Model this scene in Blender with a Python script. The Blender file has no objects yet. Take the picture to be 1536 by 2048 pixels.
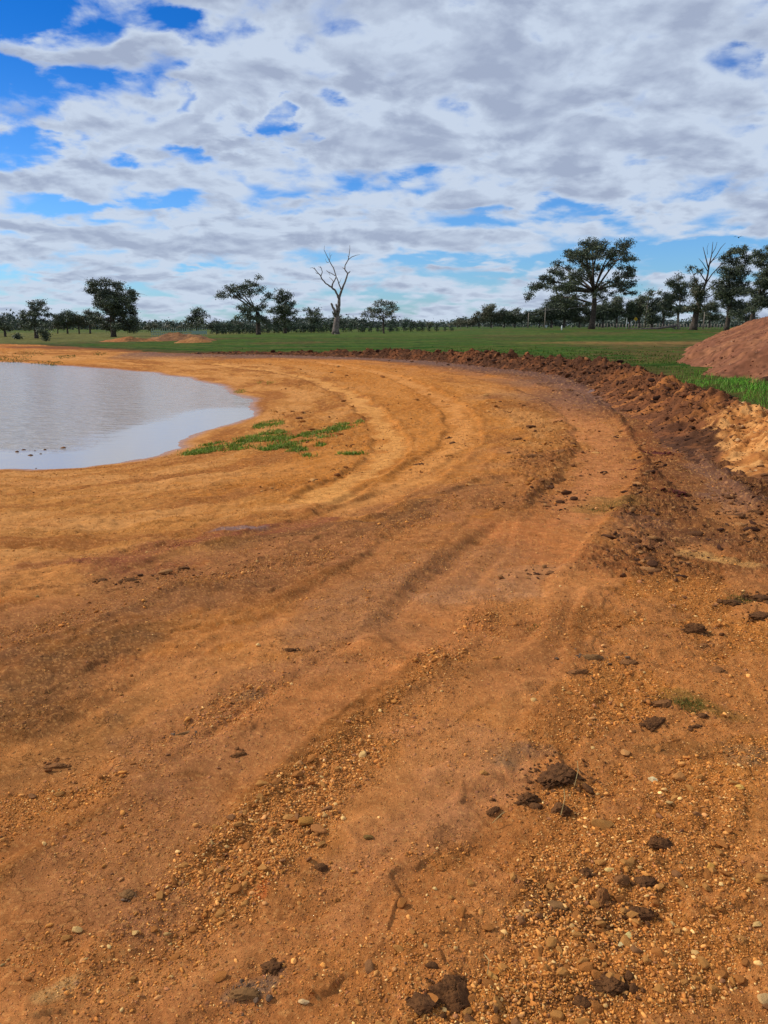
import bpy, bmesh, math, random
import numpy as np
from mathutils import Vector, noise as mnoise
R = math.radians
random.seed(7)
rng = np.random.default_rng(7)
sc = bpy.context.scene
COL = sc.collection

# ------------------------------------------------------------------ camera
CAM_H = 1.65
PITCH = R(13.65)
F = 1540.0                       # focal length in photo pixels (1536 x 2048)
cd = bpy.data.cameras.new('camera')
cam = bpy.data.objects.new('camera', cd); COL.objects.link(cam)
cd.sensor_fit = 'VERTICAL'; cd.sensor_height = 36.0; cd.lens = 36.0 * F / 2048.0
cd.clip_start = 0.05; cd.clip_end = 20000
cam.location = (0, 0, CAM_H)
cam.rotation_euler = (R(90) - PITCH, 0, 0)
sc.camera = cam

# ------------------------------------------------------------------ sky, sun, exposure
SUN_EL, SUN_AZ = R(38), R(-76)   # azimuth from +Y, negative = to the left
def direction(px, py):
    """photo pixel -> direction (x/y, z/y)"""
    cx, cy = (px - 768) / F, (1024 - py) / F
    y = math.cos(PITCH) + cy * math.sin(PITCH)
    z = -math.sin(PITCH) + cy * math.cos(PITCH)
    return cx / y, z / y

world = bpy.data.worlds.new('World'); sc.world = world; world.use_nodes = True
nt = world.node_tree; nt.nodes.clear()
def N(tree, typ, **kw):
    n = tree.nodes.new(typ)
    for k, v in kw.items():
        if k.startswith('i_'):
            n.inputs[k[2:]].default_value = v
        else:
            setattr(n, k, v)
    return n
def M(tree, op, a, b=None, c=None, clamp=False):
    n = tree.nodes.new('ShaderNodeMath'); n.operation = op; n.use_clamp = clamp
    for i, v in enumerate((a, b, c)):
        if v is None: continue
        if isinstance(v, (int, float)): n.inputs[i].default_value = v
        else: tree.links.new(v, n.inputs[i])
    return n.outputs[0]
def sstep(tree, v, lo, hi, a=0.0, b=1.0):
    n = tree.nodes.new('ShaderNodeMapRange'); n.interpolation_type = 'SMOOTHSTEP'
    tree.links.new(v, n.inputs['Value'])
    n.inputs['From Min'].default_value = lo; n.inputs['From Max'].default_value = hi
    n.inputs['To Min'].default_value = a; n.inputs['To Max'].default_value = b
    return n.outputs['Result']
def cmix(tree, fac, a, b, mode='MIX'):
    n = tree.nodes.new('ShaderNodeMix'); n.data_type = 'RGBA'; n.blend_type = mode
    if isinstance(fac, (int, float)): n.inputs[0].default_value = fac
    else: tree.links.new(fac, n.inputs[0])
    for idx, v in ((6, a), (7, b)):
        if isinstance(v, tuple): n.inputs[idx].default_value = (*v[:3], 1)
        else: tree.links.new(v, n.inputs[idx])
    return n.outputs[2]

def build_sky():
    L = nt.links.new
    tc = N(nt, 'ShaderNodeTexCoord')
    sep = N(nt, 'ShaderNodeSeparateXYZ'); L(tc.outputs['Generated'], sep.inputs[0])
    x, y, z = sep.outputs
    zc = M(nt, 'MAXIMUM', z, 0.0)
    zz = M(nt, 'ADD', zc, 0.25)
    u, v = M(nt, 'DIVIDE', x, zz), M(nt, 'DIVIDE', y, zz)
    P = N(nt, 'ShaderNodeCombineXYZ'); L(u, P.inputs[0]); L(v, P.inputs[1])
    def nz(vec, scale, detail, rough, lac=2.0, off=(0, 0, 0), warp=0.0):
        mp = N(nt, 'ShaderNodeMapping'); L(vec, mp.inputs[0]); mp.inputs[1].default_value = off
        n = N(nt, 'ShaderNodeTexNoise'); n.inputs['Scale'].default_value = scale
        n.inputs['Detail'].default_value = detail; n.inputs['Roughness'].default_value = rough
        n.inputs['Lacunarity'].default_value = lac; n.inputs['Distortion'].default_value = warp
        L(mp.outputs[0], n.inputs['Vector']); return n.outputs['Fac']
    SO = (3.1, 7.3, 0)
    n1 = nz(P.outputs[0], 4.3, 9, 0.54, off=SO, warp=0.2)
    n1b = nz(P.outputs[0], 4.3, 9, 0.54, off=(SO[0] - 0.03, SO[1] + 0.045, 0), warp=0.2)
    n2 = nz(P.outputs[0], 1.3, 3, 0.5, off=(11, 2.7, 0))
    n3 = nz(P.outputs[0], 11.0, 6, 0.62, off=(1, 9, 0), warp=0.3)
    a = M(nt, 'DIVIDE', x, M(nt, 'MAXIMUM', y, 0.05)); b = M(nt, 'DIVIDE', z, M(nt, 'MAXIMUM', y, 0.05))
    wa_ = M(nt, 'MULTIPLY', M(nt, 'SUBTRACT', n1, 0.5), 0.45); wb_ = M(nt, 'MULTIPLY', M(nt, 'SUBTRACT', n2, 0.5), 0.25)
    a = M(nt, 'ADD', a, M(nt, 'ADD', wa_, wb_)); b = M(nt, 'ADD', b, M(nt, 'MULTIPLY', M(nt, 'SUBTRACT', n1b, 0.5), M(nt, 'MULTIPLY_ADD', zc, 0.55, 0.02)))
    dens = M(nt, 'ADD', M(nt, 'MULTIPLY', M(nt, 'SUBTRACT', n1, 0.5), 1.45), 0.585)
    vz = N(nt, 'ShaderNodeTexVoronoi'); vz.feature = 'SMOOTH_F1'; vz.inputs['Scale'].default_value = 5.5; vz.inputs['Smoothness'].default_value = 0.6; vz.voronoi_dimensions = '2D'; vz.inputs['Detail'].default_value = 1.5; vz.inputs['Roughness'].default_value = 0.6
    wsc = N(nt, 'ShaderNodeVectorMath'); wsc.operation = 'ADD'; L(P.outputs[0], wsc.inputs[0]); cw = N(nt, 'ShaderNodeCombineXYZ'); L(M(nt, 'MULTIPLY', n3, 0.14), cw.inputs[0]); L(M(nt, 'MULTIPLY', n1, 0.16), cw.inputs[1]); L(cw.outputs[0], wsc.inputs[1]); L(wsc.outputs[0], vz.inputs['Vector'])
    puff = M(nt, 'SUBTRACT', 0.90, vz.outputs['Distance'])
    dens = M(nt, 'MULTIPLY_ADD', puff, 0.42, dens)
    dens = M(nt, 'ADD', dens, M(nt, 'MULTIPLY', M(nt, 'SUBTRACT', n2, 0.5), 0.45))
    dens = M(nt, 'ADD', dens, M(nt, 'MULTIPLY', M(nt, 'SUBTRACT', n3, 0.5), 0.22))
    # clear gaps (-) and heavier cloud (+) in the cloud deck, by direction
    GAPS = [(40, 40, 240, 80, -.34), (60, 150, 170, 45, -.32), (440, 195, 150, 14, -.20), (110, 300, 240, 30, -.28), (410, 290, 60, 24, -.26),
            (160, 410, 150, 16, -.24), (500, 240, 40, 22, -.16), (680, 265, 40, 16, -.2), (1060, 425, 160, 18, -.22), (950, 520, 260, 14, -.30),
            (1400, 485, 260, 24, -.28), (1450, 120, 60, 16, -.12), (1310, 520, 160, 24, -.26), (40, 552, 110, 12, -.28), (330, 545, 60, 8, -.22),
            (300, 60, 60, 50, -.10), (620, 5, 50, 10, -.18), (760, 600, 300, 7, -.13), (1000, 555, 120, 8, -.18), (250, 620, 200, 6, -.1),
            (850, 230, 420, 150, .12), (220, 130, 110, 55, .22), (200, 260, 200, 30, .20), (100, 365, 220, 30, .22), (1250, 300, 300, 90, .10), (500, 470, 500, 30, .10), (1200, 60, 300, 60, .10),
            (550, 80, 160, 60, .14), (1250, 90, 420, 130, .16), (900, 300, 420, 70, .14), (1300, 400, 300, 50, .12), (300, 500, 500, 40, .10)]
    for px, py, sx, sy, amp in GAPS:
        a0, b0 = direction(px, py); a1, _ = direction(px + sx, py); _, b1 = direction(px, py - sy)
        ga = M(nt, 'POWER', M(nt, 'ABSOLUTE', M(nt, 'MULTIPLY', M(nt, 'SUBTRACT', a, a0), 1 / (a1 - a0))), 2.0)
        gb = M(nt, 'POWER', M(nt, 'ABSOLUTE', M(nt, 'MULTIPLY', M(nt, 'SUBTRACT', b, b0), 1 / (b1 - b0))), 2.0)
        g = M(nt, 'EXPONENT', M(nt, 'MULTIPLY', M(nt, 'ADD', ga, gb), -1.0))
        dens = M(nt, 'MULTIPLY_ADD', g, amp * (1.35 if amp < 0 else 1.0), dens)
    cov = sstep(nt, dens, 0.33, 0.70)
    thick = sstep(nt, M(nt, 'ADD', dens, M(nt, 'MULTIPLY', M(nt, 'SUBTRACT', n3, 0.5), 0.10)), 0.52, 0.98)
    relief = M(nt, 'MULTIPLY', M(nt, 'SUBTRACT', n1, n1b), 3.6)
    shade = M(nt, 'ADD', M(nt, 'MULTIPLY_ADD', puff, -0.9, M(nt, 'MULTIPLY', thick, 0.85)), relief, clamp=True)
    bright, dark = (0.59, 0.68, 0.82), (0.37, 0.435, 0.58)
    ccol = cmix(nt, shade, bright, dark)
    sky = N(nt, 'ShaderNodeTexSky'); sky.sky_type = 'NISHITA'; sky.sun_disc = False
    sky.sun_elevation = SUN_EL; sky.sun_rotation = SUN_AZ
    sky.air_density = 1.3; sky.dust_density = 0.2; sky.ozone_density = 3.0
    # deep polarised blue higher up, cyan low
    grade = cmix(nt, sstep(nt, z, 0.02, 0.34), (0.50, 0.90, 1.60), (0.055, 0.45, 1.12))
    sk = cmix(nt, 1.0, sky.outputs[0], grade, 'MULTIPLY')
    b1 = N(nt, 'ShaderNodeBackground'); L(sk, b1.inputs[0]); b1.inputs[1].default_value = 0.10
    b2 = N(nt, 'ShaderNodeBackground'); L(ccol, b2.inputs[0]); b2.inputs[1].default_value = 1.0
    mx = N(nt, 'ShaderNodeMixShader'); L(M(nt, 'MULTIPLY', cov, 0.97), mx.inputs[0]); L(b1.outputs[0], mx.inputs[1]); L(b2.outputs[0], mx.inputs[2])
    out = N(nt, 'ShaderNodeOutputWorld'); L(mx.outputs[0], out.inputs[0])
build_sky()

sd = bpy.data.lights.new('sun', 'SUN'); sd.energy = 3.3; sd.angle = R(6); sd.color = (1.0, 0.95, 0.88)
sun = bpy.data.objects.new('sun', sd); COL.objects.link(sun)
sv = Vector((math.sin(SUN_AZ) * math.cos(SUN_EL), math.cos(SUN_AZ) * math.cos(SUN_EL), math.sin(SUN_EL)))
sun.rotation_euler = sv.to_track_quat('Z', 'Y').to_euler()
sc.view_settings.view_transform = 'Standard'; sc.view_settings.look = 'None'
sc.view_settings.exposure = 0.0; sc.view_settings.gamma = 1.0
sc.render.engine = 'CYCLES'
sc.cycles.max_bounces = 4; sc.cycles.diffuse_bounces = 2; sc.cycles.use_denoising = True

# ------------------------------------------------------------------ numpy noise and geometry helpers
_perm = rng.permutation(256); _perm = np.concatenate([_perm, _perm, _perm])
_ang = rng.random(256) * 2 * np.pi; _gx, _gy = np.cos(_ang), np.sin(_ang)
def perlin(x, y, seed=0):
    x = x + seed * 17.13; y = y + seed * 9.71
    xi = np.floor(x).astype(np.int64); yi = np.floor(y).astype(np.int64)
    xf, yf = x - xi, y - yi
    u = xf * xf * xf * (xf * (xf * 6 - 15) + 10); v = yf * yf * yf * (yf * (yf * 6 - 15) + 10)
    xa = xi & 255; ya = yi & 255
    def g(ax, ay, fx, fy):
        h = _perm[_perm[ax & 255] + (ay & 255)]
        return _gx[h] * fx + _gy[h] * fy
    a = g(xa, ya, xf, yf); b = g(xa + 1, ya, xf - 1, yf); c = g(xa, ya + 1, xf, yf - 1); d = g(xa + 1, ya + 1, xf - 1, yf - 1)
    return (a + u * (b - a) + v * ((c + u * (d - c)) - (a + u * (b - a)))) * 1.5
def fbm(x, y, freq, octs=4, gain=0.5, seed=0):
    s = np.zeros_like(x); amp = 1.0
    for o in range(octs):
        s += amp * perlin(x * freq, y * freq, seed + o * 3); amp *= gain; freq *= 2.03
    return s
def ss(v, lo, hi):
    t = np.clip((v - lo) / (hi - lo), 0, 1); return t * t * (3 - 2 * t)
def lin(c):
    c = np.array(c, float) / 255.0
    return np.where(c <= 0.04045, c / 12.92, ((c + 0.055) / 1.055) ** 2.4)

def at(px, py, z=0.0):
    """photo pixel -> world point on the level z"""
    a, b = direction(px, py)
    y = (z - CAM_H) / b
    return (a * y, y)
def atd(px, dist):
    """photo column and ground distance -> world point"""
    dep = dist * math.cos(PITCH) + CAM_H * math.sin(PITCH)
    return ((px - 768) / F * dep, dist)
def smooth_line(pts, n=5):
    P = np.array(pts, float); out = []
    for i in range(len(P) - 1):
        p0, p1, p2, p3 = P[max(i - 1, 0)], P[i], P[i + 1], P[min(i + 2, len(P) - 1)]
        for t in np.linspace(0, 1, n, endpoint=False):
            out.append(0.5 * ((2 * p1) + (p2 - p0) * t + (2 * p0 - 5 * p1 + 4 * p2 - p3) * t * t + (3 * p1 - p0 - 3 * p2 + p3) * t ** 3))
    out.append(P[-1]); return np.array(out)
def line_dist(x, y, P, reach=3.0):
    """distance to a polyline, arc length and side; far points get 1e3"""
    D = np.full(x.shape, 1e3); S = np.zeros(x.shape); side = np.zeros(x.shape)
    m = (x > P[:, 0].min() - reach) & (x < P[:, 0].max() + reach) & (y > P[:, 1].min() - reach) & (y < P[:, 1].max() + reach)
    if not m.any(): return D, S, side
    xs, ys = x[m], y[m]; d = np.full(xs.shape, 1e6); s = np.zeros(xs.shape); sg = np.zeros(xs.shape); acc = 0
    for i in range(len(P) - 1):
        ax, ay = P[i]; bx, by = P[i + 1]; dx, dy = bx - ax, by - ay; L2 = dx * dx + dy * dy + 1e-12
        t = np.clip(((xs - ax) * dx + (ys - ay) * dy) / L2, 0, 1)
        ex, ey = xs - ax - t * dx, ys - ay - t * dy; q = ex * ex + ey * ey
        k = q < d
        d = np.where(k, q, d); s = np.where(k, acc + t * math.sqrt(L2), s); sg = np.where(k, dx * ey - dy * ex, sg)
        acc += math.sqrt(L2)
    D[m] = np.sqrt(d); S[m] = s; side[m] = np.sign(sg)
    return D, S, side
def poly_sd(x, y, P, reach=12.0):
    """signed distance to a closed polygon, negative inside"""
    Q = np.vstack([P, P[:1]])
    d, _, _ = line_dist(x, y, Q, reach)
    inside = np.zeros(x.shape, bool)
    for i in range(len(Q) - 1):
        (ax, ay), (bx, by) = Q[i], Q[i + 1]
        if ay == by: continue
        c = ((ay > y) != (by > y)) & (x < (bx - ax) * (y - ay) / (by - ay) + ax)
        inside ^= c
    return np.where(inside, -d, d)

# ------------------------------------------------------------------ the lie of the land (measured once, then everything is world space)
W = -0.55                                    # pond level
POND = smooth_line([at(px, py, W) for px, py in [(0, 940), (90, 941), (200, 931), (300, 913), (360, 894), (405, 870), (440, 852), (485, 838), (514, 829),
        (508, 810), (478, 789), (435, 771), (375, 757), (300, 746), (200, 737), (100, 730), (0, 724)]]
        + [(-34, 50), (-46, 42), (-48, 26), (-34, 14), (-18, 11.4), (-9, 11.6)], 4)
BERM = smooth_line([(6.2, -3), (5.6, 2), (5.3, 6), atd(1545, 10.3), atd(1440, 13.1), atd(1330, 16.8), atd(1260, 20.5), atd(1180, 25.5), atd(1100, 28.5),
        atd(1000, 32), atd(900, 36.3), atd(800, 39.5), atd(700, 42), atd(600, 43.8), atd(500, 45.3), atd(400, 47), atd(330, 48.5)], 6)
FIELD = np.array([tuple(p) for p in BERM[::2]] + [atd(250, 53), atd(150, 60), atd(50, 68), atd(-60, 76), (-90, 80), (-400, 120), (-3000, 600), (-3000, 9000), (3000, 9000), (3000, -50), (30, -30), (8, -8)])
TRK = {
 'tread': (smooth_line([at(*p) for p in [(900, 1260), (1000, 1130), (1095, 1050), (1165, 985), (1208, 920), (1205, 870), (1165, 825), (1090, 785), (990, 758), (860, 735)]]), 0.40, 'bars'),
 'road_l': (smooth_line([at(*p) for p in [(640, 985), (735, 925), (778, 880), (770, 840), (735, 795), (680, 762), (580, 735), (430, 718)]]), 0.28, 'rut'),
 'road_r': (smooth_line([at(*p) for p in [(690, 1010), (850, 925), (925, 860), (905, 805), (850, 770), (760, 740), (640, 722), (480, 712)]]), 0.30, 'rut'),
 'mid_l': (smooth_line([at(*p) for p in [(-200, 1330), (150, 1205), (420, 1110), (680, 1020), (880, 945), (960, 890)]]), 0.26, 'rut'),
 'mid_r': (smooth_line([at(*p) for p in [(-300, 1720), (60, 1560), (400, 1380), (700, 1200), (900, 1060), (1000, 960)]]), 0.34, 'rut'),
 'near': (smooth_line([at(*p) for p in [(150, 2300), (480, 1850), (800, 1540), (1000, 1340), (1080, 1180)]]), 0.24, 'rut'),
 'near_l': (smooth_line([at(*p) for p in [(-300, 2150), (60, 1830), (330, 1620), (620, 1400), (840, 1220), (960, 1080), (1010, 980)]]), 0.20, 'rut'),
 'wet': (smooth_line([at(*p) for p in [(1480, 1040), (1410, 980), (1330, 900), (1290, 850), (1220, 800), (1100, 770)]]), 0.30, 'bars'),
}
_mound_xy = [at(1372, 703, 0.05), at(1374, 722, .2), at(1412, 748, .2), at(1440, 757, .2), at(1500, 760, .2), at(1600, 775, .2), (22, 16), (42, 20), (50, 42), (38, 60)]
MOUND = smooth_line(_mound_xy + [_mound_xy[0]], 5)[:-1]

def macro(x, y, full=False):
    wx = x + 0.35 * perlin(x * 0.35, y * 0.35, 41) + 0.10 * perlin(x * 1.6, y * 1.6, 42)
    wy = y + 0.35 * perlin(x * 0.35, y * 0.35, 43) + 0.12 * perlin(x * 1.6, y * 1.6, 44)
    dp = poly_sd(wx, wy, POND, 14.0)
    t = np.clip(dp / 8.5, 0, 1)
    z = np.where(dp > 0, W * (1 - t) ** 1.6, np.maximum(W + 0.10 * dp, -1.6))
    df = poly_sd(x, y, FIELD, 30.0)
    z = z - 0.8 * ss(-x, 15, 60) * ss(y, 62, 120)
    z = z + 0.55 * ss(y, 70, 230) * ss(x, -30, 40)
    z = z + 0.22 * ss(-df, 0.2, 2.5) * ss(x, 0, 8) * (1 - ss(y, 60, 120))
    if full: return z, dp, df
    return z

def strokes(x, y, pts, w, reach=None):
    d, s, sd_ = line_dist(x, y, smooth_line([at(*p) for p in pts], 4), (reach or w * 3) + 1)
    return d

def surface(x, y, colour=True):
    """ground height, colour and roughness at world points"""
    z, dp, df = macro(x, y, True)
    r = np.hypot(x, y)
    wxn = fbm(x, y, 0.9, 3, 0.5, 11) * 0.22; wyn = fbm(x, y, 0.9, 3, 0.5, 14) * 0.22
    X, Y = x + wxn, y + wyn
    infield = ss(-df, -0.3, 0.5)
    # ---- masks
    gr = gravel_mask(x, y)
    tlip = np.zeros_like(x); tmask = np.zeros_like(x); trut = np.zeros_like(x)
    for k, (P, hw, kind) in TRK.items():
        d, s, side = line_dist(x + wxn * 0.3, y + wyn * 0.3, P, 1.6)
        inn = 1 - ss(d, hw * 0.9, hw * 1.15)
        lip = np.exp(-((d - hw * 1.25) / (hw * 0.20)) ** 2)
        patch = ss(perlin(x * 0.8, y * 0.8, 60), -0.5, 0.25); tlip = np.maximum(tlip, lip * patch)
        depth = {'near': .014, 'near_l': .013, 'mid_r': .020, 'mid_l': .02}.get(k, 0.035 if kind == 'rut' else 0.045)
        trut += (-depth * inn + 0.9 * depth * lip * patch) * (1 - infield)
        if k == 'tread':
            trut += 0.014 * np.sin(2 * np.pi * (s / 0.19 + 0.5 * d)) * inn * (0.55 + 0.45 * patch) * (1 - infield)
        elif kind == 'bars':
            bars = np.sin(2 * np.pi * (s / 0.15 + 0.9 * d))
            trut += 0.017 * bars * inn * patch * (1 - infield)
        else:
            bars = np.sin(2 * np.pi * (s / 0.19 + side * d * 2.0))
            trut += 0.005 * bars * inn * ss(perlin(x * 1.1, y * 1.1, 61), -0.1, 0.4) * (1 - infield)
        tmask = np.maximum(tmask, inn * (0.6 + 0.4 * patch))
    # rough disturbed strip beside the berm and on the pond bank
    db, _, _ = line_dist(x, y, BERM, 7.0)
    rough = (1 - ss(db, 0.9, 3.6)) * 0.9 * (1 - infield)
    for pts, w, k in ROUGH:
        d = strokes(X, Y, pts, w); rough = np.maximum(rough, k * (1 - ss(d * (1 + 0.5 * wxn / 0.22), w * 0.3, w)))
    bank = (ss(dp, 0.8, 2.0) * (1 - ss(dp, 4, 8))) * ss(x, -9, -3) * ss(y, 13, 16)
    rough = np.maximum(rough, 0.55 * bank) * (1 - 0.75 * tmask)
    soft = 1 - tmask
    # ---- relief
    d1 = fbm(X, Y, 0.55, 3, 0.5, 1) * 0.022
    streak = perlin(X * 0.9 + Y * 0.8, (Y - X * 0.9) * 3.4, 5)
    d2 = fbm(x, y, 2.6, 3, 0.5, 21) * 0.013 * (0.5 + soft)
    fine = fbm(x, y, 13.0, 4, 0.62, 31)
    d3 = fine * (0.002 + 0.006 * gr + 0.0025 * soft)
    ridged = 1 - np.abs(fbm(X, Y, 3.1, 3, 0.55, 51)) * 1.8
    lump = np.maximum(fbm(x + 0.05 * fine, y, 8.5, 4, 0.6, 71), -0.15)
    hf = fbm(x, y, 34.0, 3, 0.6, 35) * (1 - ss(r, 6, 14))
    d4 = rough * (0.045 * lump + 0.012 * ridged + 0.012 * fine)
    crust = perlin(X * 2.2, Y * 2.9, 91) + 0.35 * perlin(x * 9, y * 9, 92)
    step = ss(crust, 0.10, 0.16) - ss(crust, 0.30, 0.75)
    d5 = 0.011 * step * (1 - gr * 0.5) * (0.3 + 0.7 * soft)
    pl = plates(x, y)
    shore = ss(dp, 0.05, 1.4)
    det = d1 + d2 + d3 + d4 + d5 + trut + 0.0014 * hf * (0.3 + gr) + 0.007 * pl - 0.42 * trut
    det = np.where(dp < 0, det * 0.2, det * (0.25 + 0.75 * shore))
    fieldrel = fbm(x, y, 0.25, 3, 0.5, 81) * 0.10 + fbm(x, y, 3.0, 3, 0.6, 82) * 0.03
    det = det * (1 - infield) + infield * fieldrel
    fade = 1 / (1 + (r / 90.0) ** 2)
    z = z + det * fade
    if not colour: return z
    # ---- colour (soil patches, damp clay, sand, crop)
    def C(rgb): return lin(rgb)[None, :]
    n_big = fbm(X, Y, 0.35, 4, 0.55, 101)[:, None]; n_mid = fbm(X, Y, 1.3, 4, 0.6, 111)[:, None]; n_f = (0.5 * fbm(x, y, 7, 3, 0.6, 121))[:, None]
    # streaks run with the traffic: along the bend around the pond
    st = fbm(dp * 1.15 + 0.5 * wxn, np.arctan2(y - 26, x + 14) * 3.0, 1.0, 5, 0.62, 131)[:, None]
    col = C((178, 113, 57)) + 0 * n_big
    def mixc(m, rgb, k=1.0):
        nonlocal col
        m = np.clip(np.asarray(m) * k, 0, 1)
        if m.ndim == 1: m = m[:, None]
        col = col * (1 - m) + C(rgb) * m
    mixc(ss(n_big, -0.1, 0.6), (150, 93, 55), 0.7)
    mixc(ss(-n_big, 0.0, 0.6), (182, 112, 44), 0.6)
    mixc(ss(n_mid, 0.05, 0.6), (140, 86, 50), 0.55)
    mixc(ss(-n_mid, 0.15, 0.7), (188, 120, 58), 0.5)
    # sandy inner bank and the yellow clay road next to it
    sand = ss(-(dp - 7.0 - 1.2 * n_big[:, 0] * 1.0), -1.2, 1.2) * (1 - infield)
    mixc(sand, (180, 124, 68), 0.85)
    mixc(sand * ss(st[:, 0], 0.05, 0.5), (206, 154, 96), 0.6)
    mixc(sand * ss(-st[:, 0], 0.1, 0.5), (168, 104, 48), 0.8)
    mixc(sand * ss(n_mid[:, 0], 0.15, 0.6), (176, 116, 62), 0.6)
    lane = (r < 60) * (1 - 0.5 * gr)
    mixc(lane * ss(st[:, 0], 0.0, 0.45), (194, 132, 78), 0.5)
    mixc(lane * ss(-st[:, 0], 0.05, 0.5), (138, 88, 52), 0.55)
    mixc(pl * (1 - sand), (184, 122, 76), 0.45)
    mixc(gr, (184, 120, 56), 0.45)
    mixc(tlip * (1 - infield), (134, 84, 44), 0.65)
    for pts, w, rgb, k in PAINT:
        d = strokes(X, Y, pts, w)
        m = (1 - ss(d * (1 + 0.55 * n_mid[:, 0]), w * 0.35, w)) * (0.72 + 0.5 * n_f[:, 0])
        mixc(m, rgb, min(k * 1.2, 1))
    mixc(tmask * 0.45 * (1 - sand), (176, 116, 72), 0.7)
    mixc(np.clip(rough, 0, 1) * (1 - sand), (112, 72, 46), 0.75)
    mixc(rough * ss(lump, 0.05, 0.5) * (1 - sand), (86, 54, 40), 0.6)
    # damp dark clay beside the berm on the far bend
    dampb = (1 - ss(db, 1.2, 4.2 + 1.5 * n_big[:, 0])) * (1 - infield) * ss(r, 13, 19)
    mixc(dampb, (104, 70, 56), 0.85)
    # wet margin
    mixc((1 - ss(dp, 0.0, 0.45)) * (dp > -2), (150, 98, 58), 0.75)
    mixc(ss(-dp, 0, 0.6), (120, 90, 66))
    # narrow dark crevice lines, their shade painted into the soil colour

    crk = np.exp(-(np.abs(perlin(X * 3.3 + 0.3 * fine, Y * 3.9, 191)) / 0.022) ** 2) * ss(perlin(x * .9, y * .9, 193), 0.0, .4)
    mixc(crk, (96, 60, 34), 0.55)
    mixc(ss(fbm(x, y, 60, 2, .6, 195), .25, .6), (206, 150, 92), 0.45)
    col = col * (1 + 0.22 * n_f) * (1 + 0.16 * fine[:, None])
    # disturbed brown earth at the far left bend
    for pts, w, rgb, k in PAINT_FAR:
        d = strokes(x, y, pts, w)
        mixc((1 - ss(d * (1 + 0.3 * n_big[:, 0]), w * 0.4, w)), rgb, k)
    # field: thin green crop over brown soil, drilled in bands
    fn = fbm(x, y * 0.6, 0.06, 4, 0.55, 141); fs = fbm(x * 0.035, y * 0.55, 1.0, 4, 0.6, 151); ff = fbm(x, y, 1.1, 4, 0.7, 161)
    fcol = C((72, 94, 36)) * (1 + 0 * n_big)
    def fm(m, rgb, k=1.0):
        nonlocal fcol
        m = np.clip(m * k, 0, 1)[:, None]; fcol = fcol * (1 - m) + C(rgb) * m
    fm(ss(fs, 0.05, 0.5), (84, 84, 46), 0.75)
    fm(ss(fn, 0.0, 0.5), (98, 82, 52), 0.75)
    fm(ss(-fs, 0.1, 0.5), (50, 92, 34), 0.8)
    brown = np.exp(-((y - 60 - 0.25 * x + 4 * fn) / 4.5) ** 2) * ss(x, 6, 20)
    fm(brown, (146, 110, 70), 0.75)
    fm(np.exp(-((-df - 1.2) / 2.6) ** 2) * ss(x, -5, 6), (88, 72, 46), 0.7)
    fm(np.exp(-((-df - 1.0) / 1.6) ** 2) * (1 - ss(x, -5, 6)), (78, 66, 46), 0.6)
    fm((ss(y, 105, 130) * ss(-x, -60, 10)), (92, 112, 56), 0.5)
    fm(ss(-x, 22, 42) * ss(y, 60, 75), (116, 112, 70), 0.75)
    fm(ss(r, 230, 330), (74, 100, 50), 0.6)
    fcol = fcol * (1 + 0.30 * ff[:, None]) * (1 + 0.25 * fs[:, None]) * np.array([[0.80, 0.80, 0.76]])
    edge = ss(-df + 0.35 * n_mid[:, 0], 0.0, 0.7)[:, None]
    col = col * (1 - edge) + fcol * edge
    col = np.clip(col * ALB * np.array([[1.19, 1.10, 0.92]]), 0.004, 0.9)
    wet = np.clip(0.35 * dampb + 0.9 * (1 - ss(dp, 0.0, 0.4)) * (dp > -1), 0, 1)
    for pts, w, k in WETS:
        d = strokes(X, Y, pts, w); wet = np.maximum(wet, k * (1 - ss(d * (1 + 0.5 * n_mid[:, 0]), w * 0.4, w)))
    grit = np.clip(gr * 1.1 + 0.7 * rough + 0.12, 0, 1) * (1 - edge[:, 0]) * np.clip(dp / .5, 0, 1)
    return z, col, wet, grit
ALB = 0.90

ROUGH = [  # spoil and crumb lines: (photo polyline, half width m)
 ([(1060, 1000), (1100, 930), (1110, 880), (1080, 840), (1000, 800)], 0.85, 0.75),
 ([(1250, 1130), (1300, 1080), (1320, 1000), (1330, 930), (1300, 880)], 0.45, 0.7),
 ([(1536, 1120), (1500, 1000), (1440, 930)], 0.5, 0.6),
 ([(1536, 1000), (1480, 900), (1400, 850)], 0.9, 0.9),
 ([(250, 1170), (420, 1130), (560, 1075)], 0.22, 0.3),
 ([(0, 1440), (120, 1380), (230, 1320)], 0.3, 0.2),
 ([(700, 860), (640, 830), (600, 800), (540, 780)], 0.8, 0.7),
 ([(540, 960), (640, 940), (700, 920)], 0.35, 0.5),
 ([(950, 860), (890, 900), (800, 940)], 0.25, 0.5),
 ([(1220, 1060), (1150, 1110), (1050, 1150)], 0.18, 0.3),
]
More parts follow.
